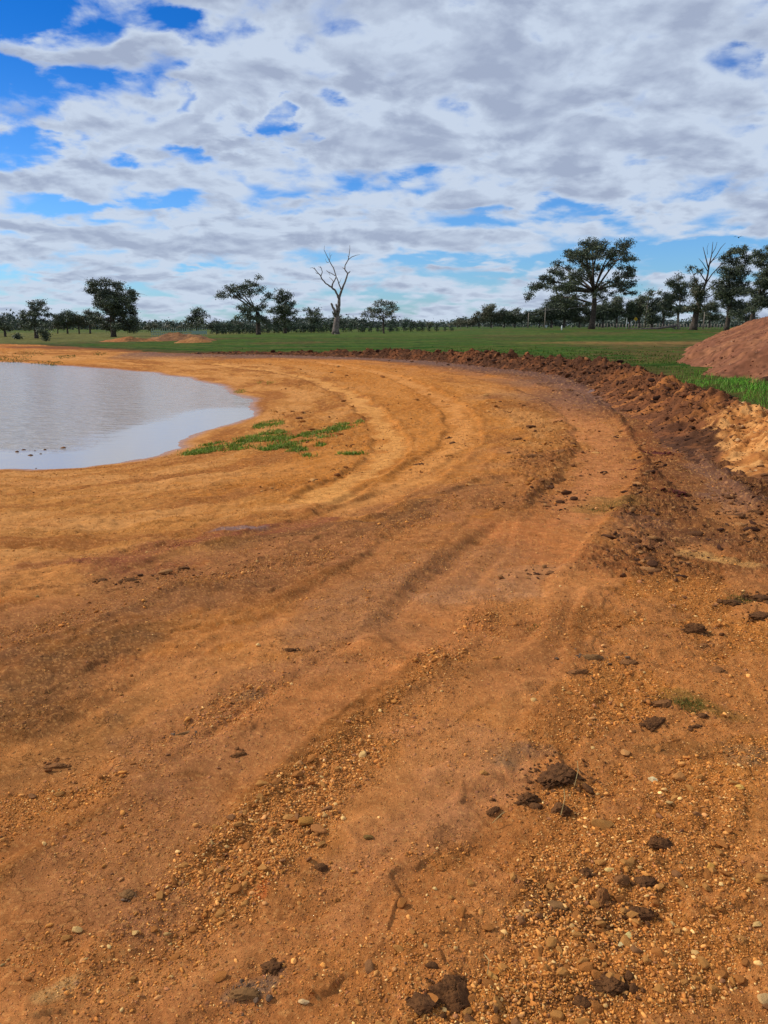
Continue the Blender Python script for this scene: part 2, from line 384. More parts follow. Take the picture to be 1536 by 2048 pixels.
PAINT = [  # patches of differing soil: (photo polyline, half width m, colour, strength)
 ([(0, 1310), (300, 1190), (600, 1090), (900, 990)], 0.80, (120, 82, 56), 0.75),
 ([(560, 1110), (760, 1030), (960, 950), (1010, 900)], 0.9, (158, 102, 64), 0.6),
 ([(230, 1120), (330, 1085), (440, 1055), (640, 1035)], 0.40, (120, 64, 50), 0.75),
 ([(420, 1050), (480, 1048)], 0.18, (118, 92, 88), 0.8),
 ([(440, 1085), (600, 1060), (760, 1030), (860, 1005)], 0.16, (96, 66, 42), 0.8),
 ([(740, 1070), (880, 1000), (960, 950)], 0.14, (112, 76, 48), 0.6),
 ([(0, 1420), (140, 1330), (300, 1260)], 0.32, (98, 70, 46), 0.6),
 ([(0, 1540), (100, 1480), (250, 1400)], 0.25, (96, 72, 40), 0.55),
 ([(560, 1450), (800, 1270), (960, 1130), (1100, 1020)], 0.36, (186, 118, 68), 0.75),
 ([(900, 1180), (1060, 1150), (1100, 1140)], 0.22, (176, 132, 100), 0.6),
 ([(650, 1240), (850, 1150), (1000, 1100)], 0.45, (134, 98, 74), 0.6),
 ([(250, 1560), (450, 1420), (620, 1330)], 0.22, (132, 92, 66), 0.5),
 ([(700, 1780), (900, 1600), (960, 1480)], 0.2, (176, 122, 86), 0.5),
 ([(200, 1800), (350, 1650), (520, 1500)], 0.2, (140, 96, 66), 0.5),
 ([(700, 930), (800, 870), (860, 800), (800, 760), (660, 725), (500, 715)], 2.2, (188, 120, 54), 0.7),
 ([(1150, 1040), (1210, 930), (1190, 860), (1120, 800)], 0.45, (190, 124, 80), 0.8),
 ([(1120, 1110), (1060, 1060)], 0.6, (176, 106, 62), 0.6),
 ([(1340, 900), (1300, 870), (1290, 850)], 0.5, (112, 50, 38), 0.75),
 ([(1330, 960), (1340, 900)], 0.4, (96, 46, 34), 0.6),
 ([(1480, 1010), (1430, 970), (1400, 920)], 0.35, (84, 60, 48), 0.8),
 ([(640, 985), (735, 925), (778, 880), (770, 840), (735, 795), (680, 762), (580, 735), (430, 718)], 0.22, (218, 158, 92), 0.7),
 ([(690, 1010), (850, 925), (925, 860), (905, 805), (850, 770), (760, 740), (640, 722)], 0.24, (216, 150, 88), 0.6),
 ([(1440, 1080), (1350, 1080), (1280, 1100)], 0.28, (112, 78, 60), 0.8),
 ([(1300, 1050), (1240, 1080)], 0.25, (190, 122, 60), 0.8),
 ([(1420, 1120), (1360, 1115)], 0.13, (222, 176, 110), 0.65),
 ([(1560, 900), (1500, 860), (1460, 830)], 0.55, (206, 150, 90), 0.8),
 ([(1225, 805), (1330, 850), (1400, 905), (1440, 985), (1400, 1050)], 0.85, (92, 58, 40), 0.95),
 ([(1536, 1050), (1480, 1000), (1440, 950)], 0.5, (100, 66, 46), 0.7),
 ([(1536, 1090), (1460, 1010)], 0.3, (196, 132, 76), 0.5),
 ([(1560, 930), (1510, 890)], 0.4, (190, 134, 74), 0.6),
 ([(1536, 1000), (1500, 960)], 0.4, (96, 66, 46), 0.8),
 ([(1250, 1010), (1200, 1020)], 0.28, (112, 98, 46), 0.6),
 ([(1400, 1430), (1370, 1410)], 0.10, (108, 90, 40), 0.6),
 ([(250, 1790), (130, 1700), (300, 1650)], 0.22, (148, 98, 66), 0.6),
 ([(0, 1900), (100, 1800)], 0.2, (150, 90, 44), 0.6),
 ([(560, 2048), (650, 1900), (900, 1850)], 0.3, (164, 102, 56), 0.5),
 ([(450, 1790), (470, 1775)], 0.035, (196, 92, 42), 0.8),
 ([(100, 1960), (40, 1990)], 0.05, (206, 160, 104), 0.8),
 ([(470, 1990), (510, 1975)], 0.05, (110, 94, 80), 0.8),
 ([(1000, 1490), (960, 1520)], 0.09, (132, 100, 72), 0.7),
 ([(1100, 1500), (1050, 1500)], 0.08, (126, 92, 70), 0.7),
 ([(1520, 1530), (1480, 1520)], 0.10, (120, 98, 74), 0.7),
 ([(555, 1390), (570, 1395)], 0.06, (100, 84, 66), 0.7),
 ([(190, 1420), (220, 1425)], 0.07, (92, 72, 48), 0.7),
 ([(1250, 1770), (1200, 1790), (1160, 1750)], 0.085, (84, 54, 32), 0.9),
 ([(1230, 1830), (1200, 1790)], 0.06, (96, 62, 36), 0.8),
 ([(1300, 1810), (1270, 1830)], 0.05, (82, 54, 34), 0.9),
 ([(1290, 1500), (1350, 1500)], 0.10, (96, 66, 36), 0.6),
 ([(1190, 1990), (1260, 1960)], 0.07, (92, 58, 36), 0.8),
]
PAINT_FAR = [
 ([(60, 694), (200, 697), (330, 701), (430, 706)], 3.0, (116, 72, 50), 0.85),
 ([(-40, 705), (60, 708), (200, 710)], 1.3, (196, 132, 66), 0.5),
 ([(230, 687), (330, 685), (430, 686)], 2.0, (134, 100, 62), 0.5),
 ([(470, 712), (640, 716), (800, 722), (900, 732)], 0.8, (116, 84, 70), 0.7),
]
WETS = [([(1480, 1020), (1430, 970), (1400, 920), (1340, 870)], 0.3, 0.4), ([(1360, 850), (1290, 810), (1200, 780)], 0.5, 0.75),
        ([(1300, 1050), (1260, 1075)], 0.3, 0.35), ([(440, 1050), (490, 1047)], 0.2, 0.5)]
GRAVEL = [  # lines of loose stones: (photo polyline, half width m, strength)
 ([(180, 1960), (420, 1790), (560, 1640), (680, 1520), (790, 1430), (900, 1330), (990, 1230)], 0.16, 1.0),
 ([(1300, 2048), (1330, 1800), (1290, 1560), (1290, 1400), (1340, 1200)], 0.40, 0.8),
 ([(1536, 1480), (1420, 1260), (1400, 1180)], 0.35, 0.9),
 ([(900, 2048), (1060, 1950), (1150, 1850), (1220, 1750)], 0.26, 0.9),
 ([(0, 1640), (200, 1560), (330, 1480), (540, 1370)], 0.14, 0.8),
 ([(0, 1280), (300, 1180), (620, 1110), (800, 1060), (900, 990)], 0.16, 0.75),
 ([(100, 1980), (60, 1900)], 0.10, 0.9),
 ([(420, 2048), (560, 1930), (800, 1930)], 0.10, 0.6),
 ([(350, 1700), (560, 1600)], 0.12, 0.35),
 ([(600, 1310), (760, 1180), (900, 1100)], 0.2, 0.4),
 ([(1536, 1750), (1420, 1700), (1380, 1600)], 0.25, 0.8),
 ([(980, 1560), (860, 1450)], 0.2, 0.3),
 ([(1180, 1300), (1120, 1250), (1050, 1200)], 0.3, 0.4),
 ([(900, 1750), (700, 1800)], 0.2, 0.35),
]
def plates(x, y):
    """smooth compacted patches between the stones"""
    w_ = 0.06 * fbm(x, y, 6.0, 3, 0.6, 811)
    return ss(fbm(x * 0.9 + y * 0.35 + w_, (y - x * 0.35) * 1.2 + w_, 1.25, 3, 0.5, 801), 0.02, 0.18) * 0.9
def gravel_mask(x, y):
    g = np.zeros_like(x)
    n = fbm(x, y, 1.7, 3, 0.6, 201)
    xx = x + 0.08 * n; yy = y + 0.08 * fbm(x, y, 1.7, 2, 0.6, 204)
    for pts, w, k in GRAVEL:
        d = strokes(xx, yy, pts, w); g = np.maximum(g, k * (1 - ss(d, w * 0.5, w * 1.5)))
    g = np.maximum(g, 0.32 * ss(n, -0.1, 0.7))
    g = g * (1 - 0.60 * plates(x, y))
    return np.clip(g, 0.0, 1)

# ------------------------------------------------------------------ mesh plumbing
def mesh_np(name, verts, faces, cols=None, smooth=True, floats=None):
    me = bpy.data.meshes.new(name)
    verts = np.ascontiguousarray(verts, np.float32)
    if not isinstance(faces, list): faces = [faces]
    faces = [np.asarray(f, np.int32) for f in faces if len(f)]
    nl = sum(f.size for f in faces); nf = sum(len(f) for f in faces)
    me.vertices.add(len(verts)); me.vertices.foreach_set('co', verts.ravel())
    me.loops.add(nl); me.loops.foreach_set('vertex_index', np.concatenate([f.ravel() for f in faces]))
    me.polygons.add(nf)
    tot = np.concatenate([np.full(len(f), f.shape[1], np.int32) for f in faces])
    me.polygons.foreach_set('loop_start', np.concatenate([[0], np.cumsum(tot)[:-1]]).astype(np.int32))
    me.polygons.foreach_set('loop_total', tot)
    me.polygons.foreach_set('use_smooth', np.full(nf, smooth, bool))
    if cols is not None:
        a = me.color_attributes.new('Col', 'FLOAT_COLOR', 'POINT')
        a.data.foreach_set('color', np.hstack([cols, np.ones((len(cols), 1))]).astype(np.float32).ravel())
    for k, v in (floats or {}).items():
        a = me.attributes.new(k, 'FLOAT', 'POINT'); a.data.foreach_set('value', np.asarray(v, np.float32))
    me.update(calc_edges=True); me.validate()
    return me
def link(name, me, mat=None, parent=None, loc=None):
    o = bpy.data.objects.new(name, me); COL.objects.link(o)
    if mat is not None and not len(me.materials): me.materials.append(mat)
    if parent is not None: o.parent = parent
    if loc is not None: o.location = loc
    return o
def tag(o, label=None, cat=None, group=None, kind=None):
    if label: o['label'] = label
    if cat: o['category'] = cat
    if group: o['group'] = group
    if kind: o['kind'] = kind
    return o
def empty(name, loc):
    o = bpy.data.objects.new(name, None); COL.objects.link(o); o.location = loc; o.empty_display_size = 0.2
    return o

# ------------------------------------------------------------------ materials
def new_mat(name):
    m = bpy.data.materials.new(name); m.use_nodes = True; t = m.node_tree
    return m, t, t.nodes['Principled BSDF']
def earth_mat(name, rough=0.92, bump=0.5, bscale=60, vcol=True, c1=(.2, .1, .04), c2=(.1, .05, .02), var=0.3, dist=0.004, objcoord=False):
    m, t, p = new_mat(name); L = t.links.new
    tc = N(t, 'ShaderNodeTexCoord'); vec = tc.outputs['Object']
    n1 = N(t, 'ShaderNodeTexNoise'); n1.inputs['Scale'].default_value = bscale; n1.inputs['Detail'].default_value = 6; n1.inputs['Roughness'].default_value = 0.65
    n2 = N(t, 'ShaderNodeTexNoise'); n2.inputs['Scale'].default_value = bscale * 3.7; n2.inputs['Detail'].default_value = 4; n2.inputs['Roughness'].default_value = 0.7
    L(vec, n1.inputs['Vector']); L(vec, n2.inputs['Vector'])
    if vcol:
        a = N(t, 'ShaderNodeAttribute'); a.attribute_name = 'Col'; base = a.outputs['Color']
    else:
        base = cmix(t, sstep(t, n1.outputs['Fac'], 0.35, 0.65), c1, c2)
    v = M(t, 'MULTIPLY_ADD', M(t, 'SUBTRACT', n2.outputs['Fac'], 0.5), var * 2, 1.0)
    v = M(t, 'MULTIPLY_ADD', M(t, 'SUBTRACT', n1.outputs['Fac'], 0.5), var * 1.6, v)
    comb = N(t, 'ShaderNodeCombineColor'); [L(v, comb.inputs[i]) for i in range(3)]
    L(cmix(t, 1.0, base, comb.outputs[0], 'MULTIPLY'), p.inputs['Base Color'])
    p.inputs['Roughness'].default_value = rough; p.inputs['Specular IOR Level'].default_value = 0.10
    b = N(t, 'ShaderNodeBump'); b.inputs['Strength'].default_value = bump; b.inputs['Distance'].default_value = dist
    L(M(t, 'ADD', n1.outputs['Fac'], M(t, 'MULTIPLY', n2.outputs['Fac'], 0.5)), b.inputs['Height']); L(b.outputs[0], p.inputs['Normal'])
    return m, t, p
m_ground, t, p = earth_mat('ground_soil', 0.93, 0.75, 55, dist=0.006, var=0.22)
wa = N(t, 'ShaderNodeAttribute'); wa.attribute_name = 'wet'
t.links.new(sstep(t, wa.outputs['Fac'], 0.0, 1.0, 0.93, 0.30), p.inputs['Roughness'])
t.links.new(sstep(t, wa.outputs['Fac'], 0.0, 1.0, 0.03, 0.5), p.inputs['Specular IOR Level'])
def micro_soil(t, p):
    """grit, crumbs and hair cracks too fine for the mesh"""
    L = t.links.new
    tc = N(t, 'ShaderNodeTexCoord'); ga = N(t, 'ShaderNodeAttribute'); ga.attribute_name = 'grit'; grit = ga.outputs['Fac']
    base = p.inputs['Base Color'].links[0].from_socket; hsum = None
    wn = N(t, 'ShaderNodeTexNoise'); wn.inputs['Scale'].default_value = 30; wn.inputs['Detail'].default_value = 3; L(tc.outputs['Object'], wn.inputs['Vector'])
    wv = N(t, 'ShaderNodeVectorMath'); wv.operation = 'SCALE'; L(wn.outputs['Color'], wv.inputs[0]); wv.inputs['Scale'].default_value = 0.02
    av = N(t, 'ShaderNodeVectorMath'); av.operation = 'ADD'; L(tc.outputs['Object'], av.inputs[0]); L(wv.outputs[0], av.inputs[1])
    for scale, lo, k, amp in ((46, 0.02, 0.45, 1.3), (105, 0.10, 0.70, 0.7), (230, 0.18, 0.6, 0.35)):
        v = N(t, 'ShaderNodeTexVoronoi'); v.inputs['Scale'].default_value = scale; L(av.outputs[0], v.inputs['Vector'])
        sp = N(t, 'ShaderNodeSeparateColor'); L(v.outputs['Color'], sp.inputs[0])
        pres = sstep(t, M(t, 'SUBTRACT', M(t, 'MULTIPLY_ADD', grit, k, lo), sp.outputs[0]), 0.0, 0.03)
        bump_ = sstep(t, v.outputs['Distance'], 0.15, 0.46, 1.0, 0.0)
        m_ = M(t, 'MULTIPLY', pres, sstep(t, v.outputs['Distance'], 0.30, 0.40, 1.0, 0.0))
        tone = M(t, 'MULTIPLY_ADD', sp.outputs[1], 0.75, 0.72)
        cc = N(t, 'ShaderNodeCombineColor'); L(tone, cc.inputs[0]); L(tone, cc.inputs[1]); L(M(t, 'MULTIPLY', tone, M(t, 'MULTIPLY_ADD', sp.outputs[2], 0.5, 0.85)), cc.inputs[2])
        base = cmix(t, m_, base, cmix(t, 1.0, base, cc.outputs[0], 'MULTIPLY'))
        h = M(t, 'MULTIPLY', M(t, 'MULTIPLY', pres, bump_), amp); hsum = h if hsum is None else M(t, 'ADD', hsum, h)
    nn = N(t, 'ShaderNodeTexNoise'); nn.inputs['Scale'].default_value = 260; nn.inputs['Detail'].default_value = 5; nn.inputs['Roughness'].default_value = 0.75; L(tc.outputs['Object'], nn.inputs['Vector'])
    sp_ = sstep(t, nn.outputs['Fac'], 0.30, 0.70, 0.74, 1.26); c3 = N(t, 'ShaderNodeCombineColor'); [L(sp_, c3.inputs[i]) for i in range(3)]
    base = cmix(t, 1.0, base, c3.outputs[0], 'MULTIPLY')
    ve = N(t, 'ShaderNodeTexVoronoi'); ve.feature = 'DISTANCE_TO_EDGE'; ve.inputs['Scale'].default_value = 5.5
    wv2 = N(t, 'ShaderNodeVectorMath'); wv2.operation = 'SCALE'; L(wn.outputs['Color'], wv2.inputs[0]); wv2.inputs['Scale'].default_value = 0.12
    wn2 = N(t, 'ShaderNodeTexNoise'); wn2.inputs['Scale'].default_value = 4; wn2.inputs['Detail'].default_value = 5; L(tc.outputs['Object'], wn2.inputs['Vector'])
    wv3 = N(t, 'ShaderNodeVectorMath'); wv3.operation = 'SCALE'; L(wn2.outputs['Color'], wv3.inputs[0]); wv3.inputs['Scale'].default_value = 0.35
    a2 = N(t, 'ShaderNodeVectorMath'); a2.operation = 'ADD'; L(tc.outputs['Object'], a2.inputs[0]); L(wv2.outputs[0], a2.inputs[1])
    a3 = N(t, 'ShaderNodeVectorMath'); a3.operation = 'ADD'; L(a2.outputs[0], a3.inputs[0]); L(wv3.outputs[0], a3.inputs[1]); L(a3.outputs[0], ve.inputs['Vector'])
    mk = N(t, 'ShaderNodeTexNoise'); mk.inputs['Scale'].default_value = 1.3; mk.inputs['Detail'].default_value = 3; L(tc.outputs['Object'], mk.inputs['Vector'])
    crack = M(t, 'MULTIPLY', sstep(t, ve.outputs['Distance'], 0.0, 0.018, 1.0, 0.0), sstep(t, mk.outputs['Fac'], 0.55, 0.66))
    crack = M(t, 'MULTIPLY', crack, sstep(t, grit, 0.05, 0.13))
    L(base, p.inputs['Base Color'])
    b = N(t, 'ShaderNodeBump'); b.inputs['Strength'].default_value = 0.9; b.inputs['Distance'].default_value = 0.007
    L(M(t, 'ADD', M(t, 'MULTIPLY_ADD', crack, -1.6, hsum), M(t, 'MULTIPLY', nn.outputs['Fac'], 0.4)), b.inputs['Height']); L(p.inputs['Normal'].links[0].from_socket, b.inputs['Normal']); L(b.outputs[0], p.inputs['Normal'])
micro_soil(t, p)
m_berm = earth_mat('berm_earth', 0.95, 0.9, 40, dist=0.012, var=0.34)[0]
m_stone = earth_mat('dusty_stone', 0.85, 0.7, 90, dist=0.003, var=0.24)[0]
def solid_earth(name, c1, c2, rough=0.85, bump=0.7, bscale=45, dist=0.006, var=0.25):
    return earth_mat(name, rough, bump, bscale, False, tuple(lin(c1) * ALB), tuple(lin(c2) * ALB), var, dist)[0]

# ------------------------------------------------------------------ ground sheet
def build_ground():
    fa = np.linspace(-36, 36, 760)
    az = np.concatenate([np.arange(-180, -36, 3.0), fa, np.arange(39, 180, 3.0)]) * np.pi / 180
    rr = np.concatenate([[0.35, 0.6, 0.9], np.exp(np.arange(np.log(1.15), np.log(58), 0.0031)), np.exp(np.arange(np.log(58.2), np.log(9000), 0.018)), [9500.0]])
    A, Rr = np.meshgrid(az, rr); x = (Rr * np.sin(A)).ravel(); y = (Rr * np.cos(A)).ravel()
    zs, cs, ws, gs = [], [], [], []
    for k in range(0, len(x), 400000):
        z, c, w, q = surface(x[k:k + 400000], y[k:k + 400000]); zs.append(z); cs.append(c); ws.append(w); gs.append(q)
    z = np.concatenate(zs); c = np.concatenate(cs); w = np.concatenate(ws)
    na, nr = len(az), len(rr)
    i = np.arange(nr - 1)[:, None]; j = np.arange(na)[None, :]; j2 = (j + 1) % na
    f = np.stack([(i * na + j), (i * na + j2), ((i + 1) * na + j2), ((i + 1) * na + j)], -1).reshape(-1, 4)
    f = f[:, ::-1]
    v = np.stack([x, y, z], 1)
    v = np.vstack([v, [[0, 0, 0]]]); c = np.vstack([c, c[:1]]); w = np.append(w, 0); q = np.append(np.concatenate(gs), 0)
    cen = len(v) - 1
    tri = np.stack([np.full(na, cen), (np.arange(na) + 1) % na, np.arange(na)], 1)
    g = link('ground', mesh_np('ground', v, [f, tri], c, True, {'wet': w, 'grit': q}), m_ground)
    tag(g, kind='structure')
build_ground()
def gz(x, y):
    """height of the finished ground at one point"""
    return float(surface(np.array([x], float), np.array([y], float), False)[0])
def gzs(x, y): return surface(np.asarray(x, float), np.asarray(y, float), False)
def ground_hit(px, py):
    """where the sight line through a photo point first meets the land"""
    a, b = direction(px, py)
    ys = np.exp(np.linspace(np.log(1.0), np.log(1200), 1500))
    zz = CAM_H + b * ys; g = macro(a * ys, ys)
    k = np.argmax(zz <= g) if (zz <= g).any() else len(ys) - 1
    return a * ys[k], ys[k], float(g[k])

# ------------------------------------------------------------------ pond water
def build_water():
    m, t, p = new_mat('muddy_water'); L = t.links.new
    p.inputs['Base Color'].default_value = (0.42, 0.36, 0.30, 1); p.inputs['Roughness'].default_value = 0.13
    p.inputs['IOR'].default_value = 1.33; p.inputs['Specular IOR Level'].default_value = 0.6
    tc = N(t, 'ShaderNodeTexCoord')
    def nz(scale, sc3, det=3):
        mp = N(t, 'ShaderNodeMapping'); L(tc.outputs['Object'], mp.inputs[0]); mp.inputs[3].default_value = sc3; mp.inputs[2].default_value = (0, 0, R(20))
        n = N(t, 'ShaderNodeTexNoise'); n.inputs['Scale'].default_value = scale; n.inputs['Detail'].default_value = det; n.inputs['Distortion'].default_value = 0.4
        L(mp.outputs[0], n.inputs['Vector']); return n.outputs['Fac']
    h = M(t, 'ADD', nz(2.2, (0.7, 1.4, 1), 4), M(t, 'MULTIPLY', nz(6.0, (0.8, 1.3, 1)), 0.35))
    at_ = N(t, 'ShaderNodeAttribute'); at_.attribute_name = 'ripple'
    b = N(t, 'ShaderNodeBump'); b.inputs['Distance'].default_value = 0.16
    L(sstep(t, at_.outputs['Fac'], 0.0, 1.0, 0.02, 1.0), b.inputs['Strength']); L(h, b.inputs['Height']); L(b.outputs[0], p.inputs['Normal'])
    gx, gy = np.meshgrid(np.linspace(-52, 1, 220), np.linspace(8, 54, 200)); x, y = gx.ravel(), gy.ravel()
    d = poly_sd(x, y, POND, 14)
    # sheltered strip along the near shore lies calm
    near = smooth_line([at(px, py, W) for px, py in [(-700, 945), (0, 940), (90, 941), (200, 931), (300, 913), (360, 894), (405, 870), (440, 852), (485, 838), (514, 829)]], 3)
    dn, _, _ = line_dist(x, y, near, 20); dn = np.minimum(dn, 20)
    rip = ss(dn + 0.35 * fbm(x, y, 0.5, 3, 0.5, 301), 1.35, 2.9)
    i, j = np.meshgrid(np.arange(199), np.arange(219), indexing='ij'); a = i * 220 + j
    f = np.stack([a, a + 1, a + 221, a + 220], -1).reshape(-1, 4)
    keep = (d[f] < 3.0).any(1)
    f = f[keep]; used = np.unique(f); mp = np.zeros(len(x), int); mp[used] = np.arange(len(used))
    v = np.stack([x, y, np.full_like(x, W)], 1)[used]
    o = link('pond_water', mesh_np('pond_water', v, mp[f], None, True, {'ripple': rip[used]}), m)
    tag(o, kind='structure')
build_water()

# ------------------------------------------------------------------ spoil berm along the outside of the track
def build_berm():
    P = BERM; seg = np.hypot(*np.diff(P, axis=0).T); S = np.concatenate([[0], np.cumsum(seg)]); total = S[-1]
    s = [4.0]
    while s[-1] < total:
        cx, cy = np.interp(s[-1], S, P[:, 0]), np.interp(s[-1], S, P[:, 1])
        s.append(s[-1] + max(0.016, 0.0022 * math.hypot(cx, cy)))
    s = np.array(s); cx, cy = np.interp(s, S, P[:, 0]), np.interp(s, S, P[:, 1])
    k = np.ones(41) / 41
    def sm(a):
        d = np.gradient(a); return np.convolve(np.pad(d, 20, 'edge'), k, 'valid')
    dx, dy = sm(cx), sm(cy); ln = np.hypot(dx, dy); nx, ny = -dy / ln, dx / ln      # normal: towards the pond side
    tt = np.linspace(-1.0, 1.0, 110)
    T, Sx = np.meshgrid(tt, s)
    rc = np.hypot(cx, cy)
    half = np.interp(rc, [0, 10, 14, 20, 30, 50], [1.4, 1.4, 1.35, 1.25, 1.05, 0.7])
    hgt = np.interp(rc, [0, 10, 14, 20, 26, 33, 40, 44, 47.5, 49.5], [0.50, 0.50, 0.50, 0.52, 0.56, 0.54, 0.44, 0.26, 0.13, 0.0]) + 0
    w = T * half[:, None]
    X = cx[:, None] + nx[:, None] * w; Y = cy[:, None] + ny[:, None] * w
    x, y = X.ravel(), Y.ravel()
    base = macro(x, y)
    at_ = np.abs(T)
    prof = (np.clip(1 - at_, 0, 1) ** 1.15).ravel() * 1.05
    ht = np.repeat(hgt, len(tt)); ss_ = np.repeat(s, len(tt))
    big = fbm(x, y, 1.1, 3, 0.55, 401); lump = fbm(x + 0.1 * big, y, 3.3, 4, 0.62, 411); sh = fbm(x, y, 11, 4, 0.62, 421)
    plate = np.abs(perlin(x * 5 + lump, y * 5, 431))
    env = np.clip(prof * 1.7, 0, 1)
    z = base + ht * prof * (1 + 0.35 * big) + env * (0.5 + ht) * (0.085 * np.maximum(lump, -0.3) + 0.030 * sh - 0.05 * plate) - 0.04 - 0.35 * (at_.ravel() > 0.965)
    jx = env * 0.03 * fbm(x, y, 7, 2, 0.5, 441); jy = env * 0.03 * fbm(x, y, 7, 2, 0.5, 444)
    n1 = fbm(x, y, 0.8, 3, 0.6, 451)[:, None]; n2 = fbm(x, y, 4, 4, 0.65, 461)[:, None]
    c = lin((84, 56, 40))[None, :] * np.ones((len(x), 1))
    def mx(m, rgb):
        nonlocal c
        m = np.clip(np.asarray(m), 0, 1); m = m[:, None] if m.ndim == 1 else m
        c = c * (1 - m) + lin(rgb)[None, :] * m
    mx(ss(n1, 0, .6), (118, 74, 48)); mx(0.7 * ss(n2, 0.1, .6), (70, 45, 34)); mx(0.5 * ss(-n2, 0.2, .6), (142, 92, 60))
    r = np.hypot(x, y)
    q = x / (.972 * y + .39) * F + 768
    pale = ss(q + 40 * n1[:, 0] + 30 * n2[:, 0], 1432, 1470) * (1 - ss(r + .8 * n1[:, 0], 12.6, 13.8)) * ss(r + .7 * n1[:, 0], 8.6, 9.6)
    mx(pale * 0.9, (196, 134, 76)); mx(pale * ss(n2[:, 0], 0.0, .5) * .7, (222, 170, 112)); mx(pale * ss(-n2[:, 0], 0.1, .5) * .75, (150, 96, 56))
    mid = ss(r, 12, 14) * (1 - ss(r, 18, 24)); mx(mid * 0.5, (128, 82, 54)); mx(mid * ss(fbm(x, y, 1.5, 3, .6, 471), .05, .4) * .75, (172, 112, 64))
    c = np.clip(c * (1 + 0.3 * sh[:, None]) * ALB * np.array([[1.12, 1.0, .80]]), .004, .9)
    v = np.stack([x + jx, y + jy, z], 1)
    n, mN = len(s), len(tt)
    i, j = np.meshgrid(np.arange(n - 1), np.arange(mN - 1), indexing='ij'); a = i * mN + j
    f = np.stack([a, a + mN, a + mN + 1, a + 1], -1).reshape(-1, 4)
    o = link('earth_berm', mesh_np('earth_berm', v, f, c, True), m_berm)
    tag(o, 'long rough windrow of dark clods curving between the track and the green field', 'earth berm')
    return x, y, z, ht, prof
bx_, by_, bz_, bh_, bp_ = build_berm()

# ------------------------------------------------------------------ rock shapes
_ico = {}
def ico(n):
    if n not in _ico:
        bm = bmesh.new(); bmesh.ops.create_icosphere(bm, subdivisions=n, radius=1.0)
        _ico[n] = (np.array([v.co[:] for v in bm.verts]), np.array([[v.index for v in f.verts] for f in bm.faces])); bm.free()
    return _ico[n]
def stone_shape(n, r, cuts=7, keep=0.72, jitter=0.05):
    v, f = ico(n); v = v.copy()
    for _ in range(cuts):
        nrm = r.normal(size=3); nrm /= np.linalg.norm(nrm); c = r.uniform(keep - 0.12, keep + 0.12)
        d = v @ nrm; v -= np.clip(d - c, 0, None)[:, None] * nrm * 0.97
    if jitter:
        ph = r.uniform(0, 6, 9); k = r.normal(size=(3, 3)) * 2.4
        v *= (1 + jitter * np.sin(v @ k + ph[:3]).sum(1))[:, None]
    v *= np.array([1, r.uniform(0.6, 0.95), r.uniform(0.42, 0.7)])
    return v, f
def clod_shape(n, seed, amp=0.35, freq=1.6, flat=0.6):
    v, f = ico(n); v = v.copy(); o = Vector((seed * 7.3, seed * 3.1, seed * 1.7))
    for i in range(len(v)):
        p = Vector(v[i]); q = p * freq + o
        h = mnoise.fractal(q, 0.85, 2.1, 5); r2 = 1 - abs(mnoise.noise(q * 2.3)) * 1.6
        v[i] = np.array(p * (1 + amp * h + 0.22 * amp * r2))
    v[:, 2] *= flat
    return v, f

def rotz(v, a):
    c, s = np.cos(a), np.sin(a); return np.stack([v[:, 0] * c - v[:, 1] * s, v[:, 0] * s + v[:, 1] * c, v[:, 2]], 1)

def scatter_mesh(name, shapes, x, y, z, size, cols, r, tilt=0.5, sink=0.25, flatten=None):
    """one mesh of many little lumps"""
    V, Fc, Cc, off = [], [], [], 0
    which = r.integers(0, len(shapes), len(x))
    for k, (sv_, sf) in enumerate(shapes):
        idx = np.where(which == k)[0]
        if not len(idx): continue
        n = len(idx); a = r.uniform(0, 2 * np.pi, n); b = r.normal(0, tilt, n); sx = r.uniform(0.8, 1.3, n); sz = r.uniform(0.7, 1.2, n)
        v = sv_[None] * np.stack([sx, 1 / sx, sz], 1)[:, None, :] * size[idx][:, None, None]
        cb, sb = np.cos(b)[:, None], np.sin(b)[:, None]
        v = np.stack([v[..., 0], v[..., 1] * cb - v[..., 2] * sb, v[..., 1] * sb + v[..., 2] * cb], -1)
        ca, sa = np.cos(a)[:, None], np.sin(a)[:, None]
        v = np.stack([v[..., 0] * ca - v[..., 1] * sa, v[..., 0] * sa + v[..., 1] * ca, v[..., 2]], -1)
        v += np.stack([x[idx], y[idx], z[idx] + size[idx] * sink], 1)[:, None, :]
        V.append(v.reshape(-1, 3)); nv = len(sv_)
        Fc.append((sf[None] + (np.arange(n) * nv)[:, None, None] + off).reshape(-1, 3)); off += n * nv
        Cc.append(np.repeat(cols[idx], nv, 0))
    return mesh_np(name, np.vstack(V), np.vstack(Fc), np.vstack(Cc), True)

SOIL_TONES = np.array([lin(c) for c in [(190, 130, 70), (178, 116, 62), (200, 142, 84), (160, 104, 58), (186, 134, 88), (214, 172, 116), (146, 100, 72), (216, 180, 126)]]) * np.array([1.38, 1.26, .95])
TONE_P = np.array([.24, .24, .16, .15, .08, .06, .05, .02])

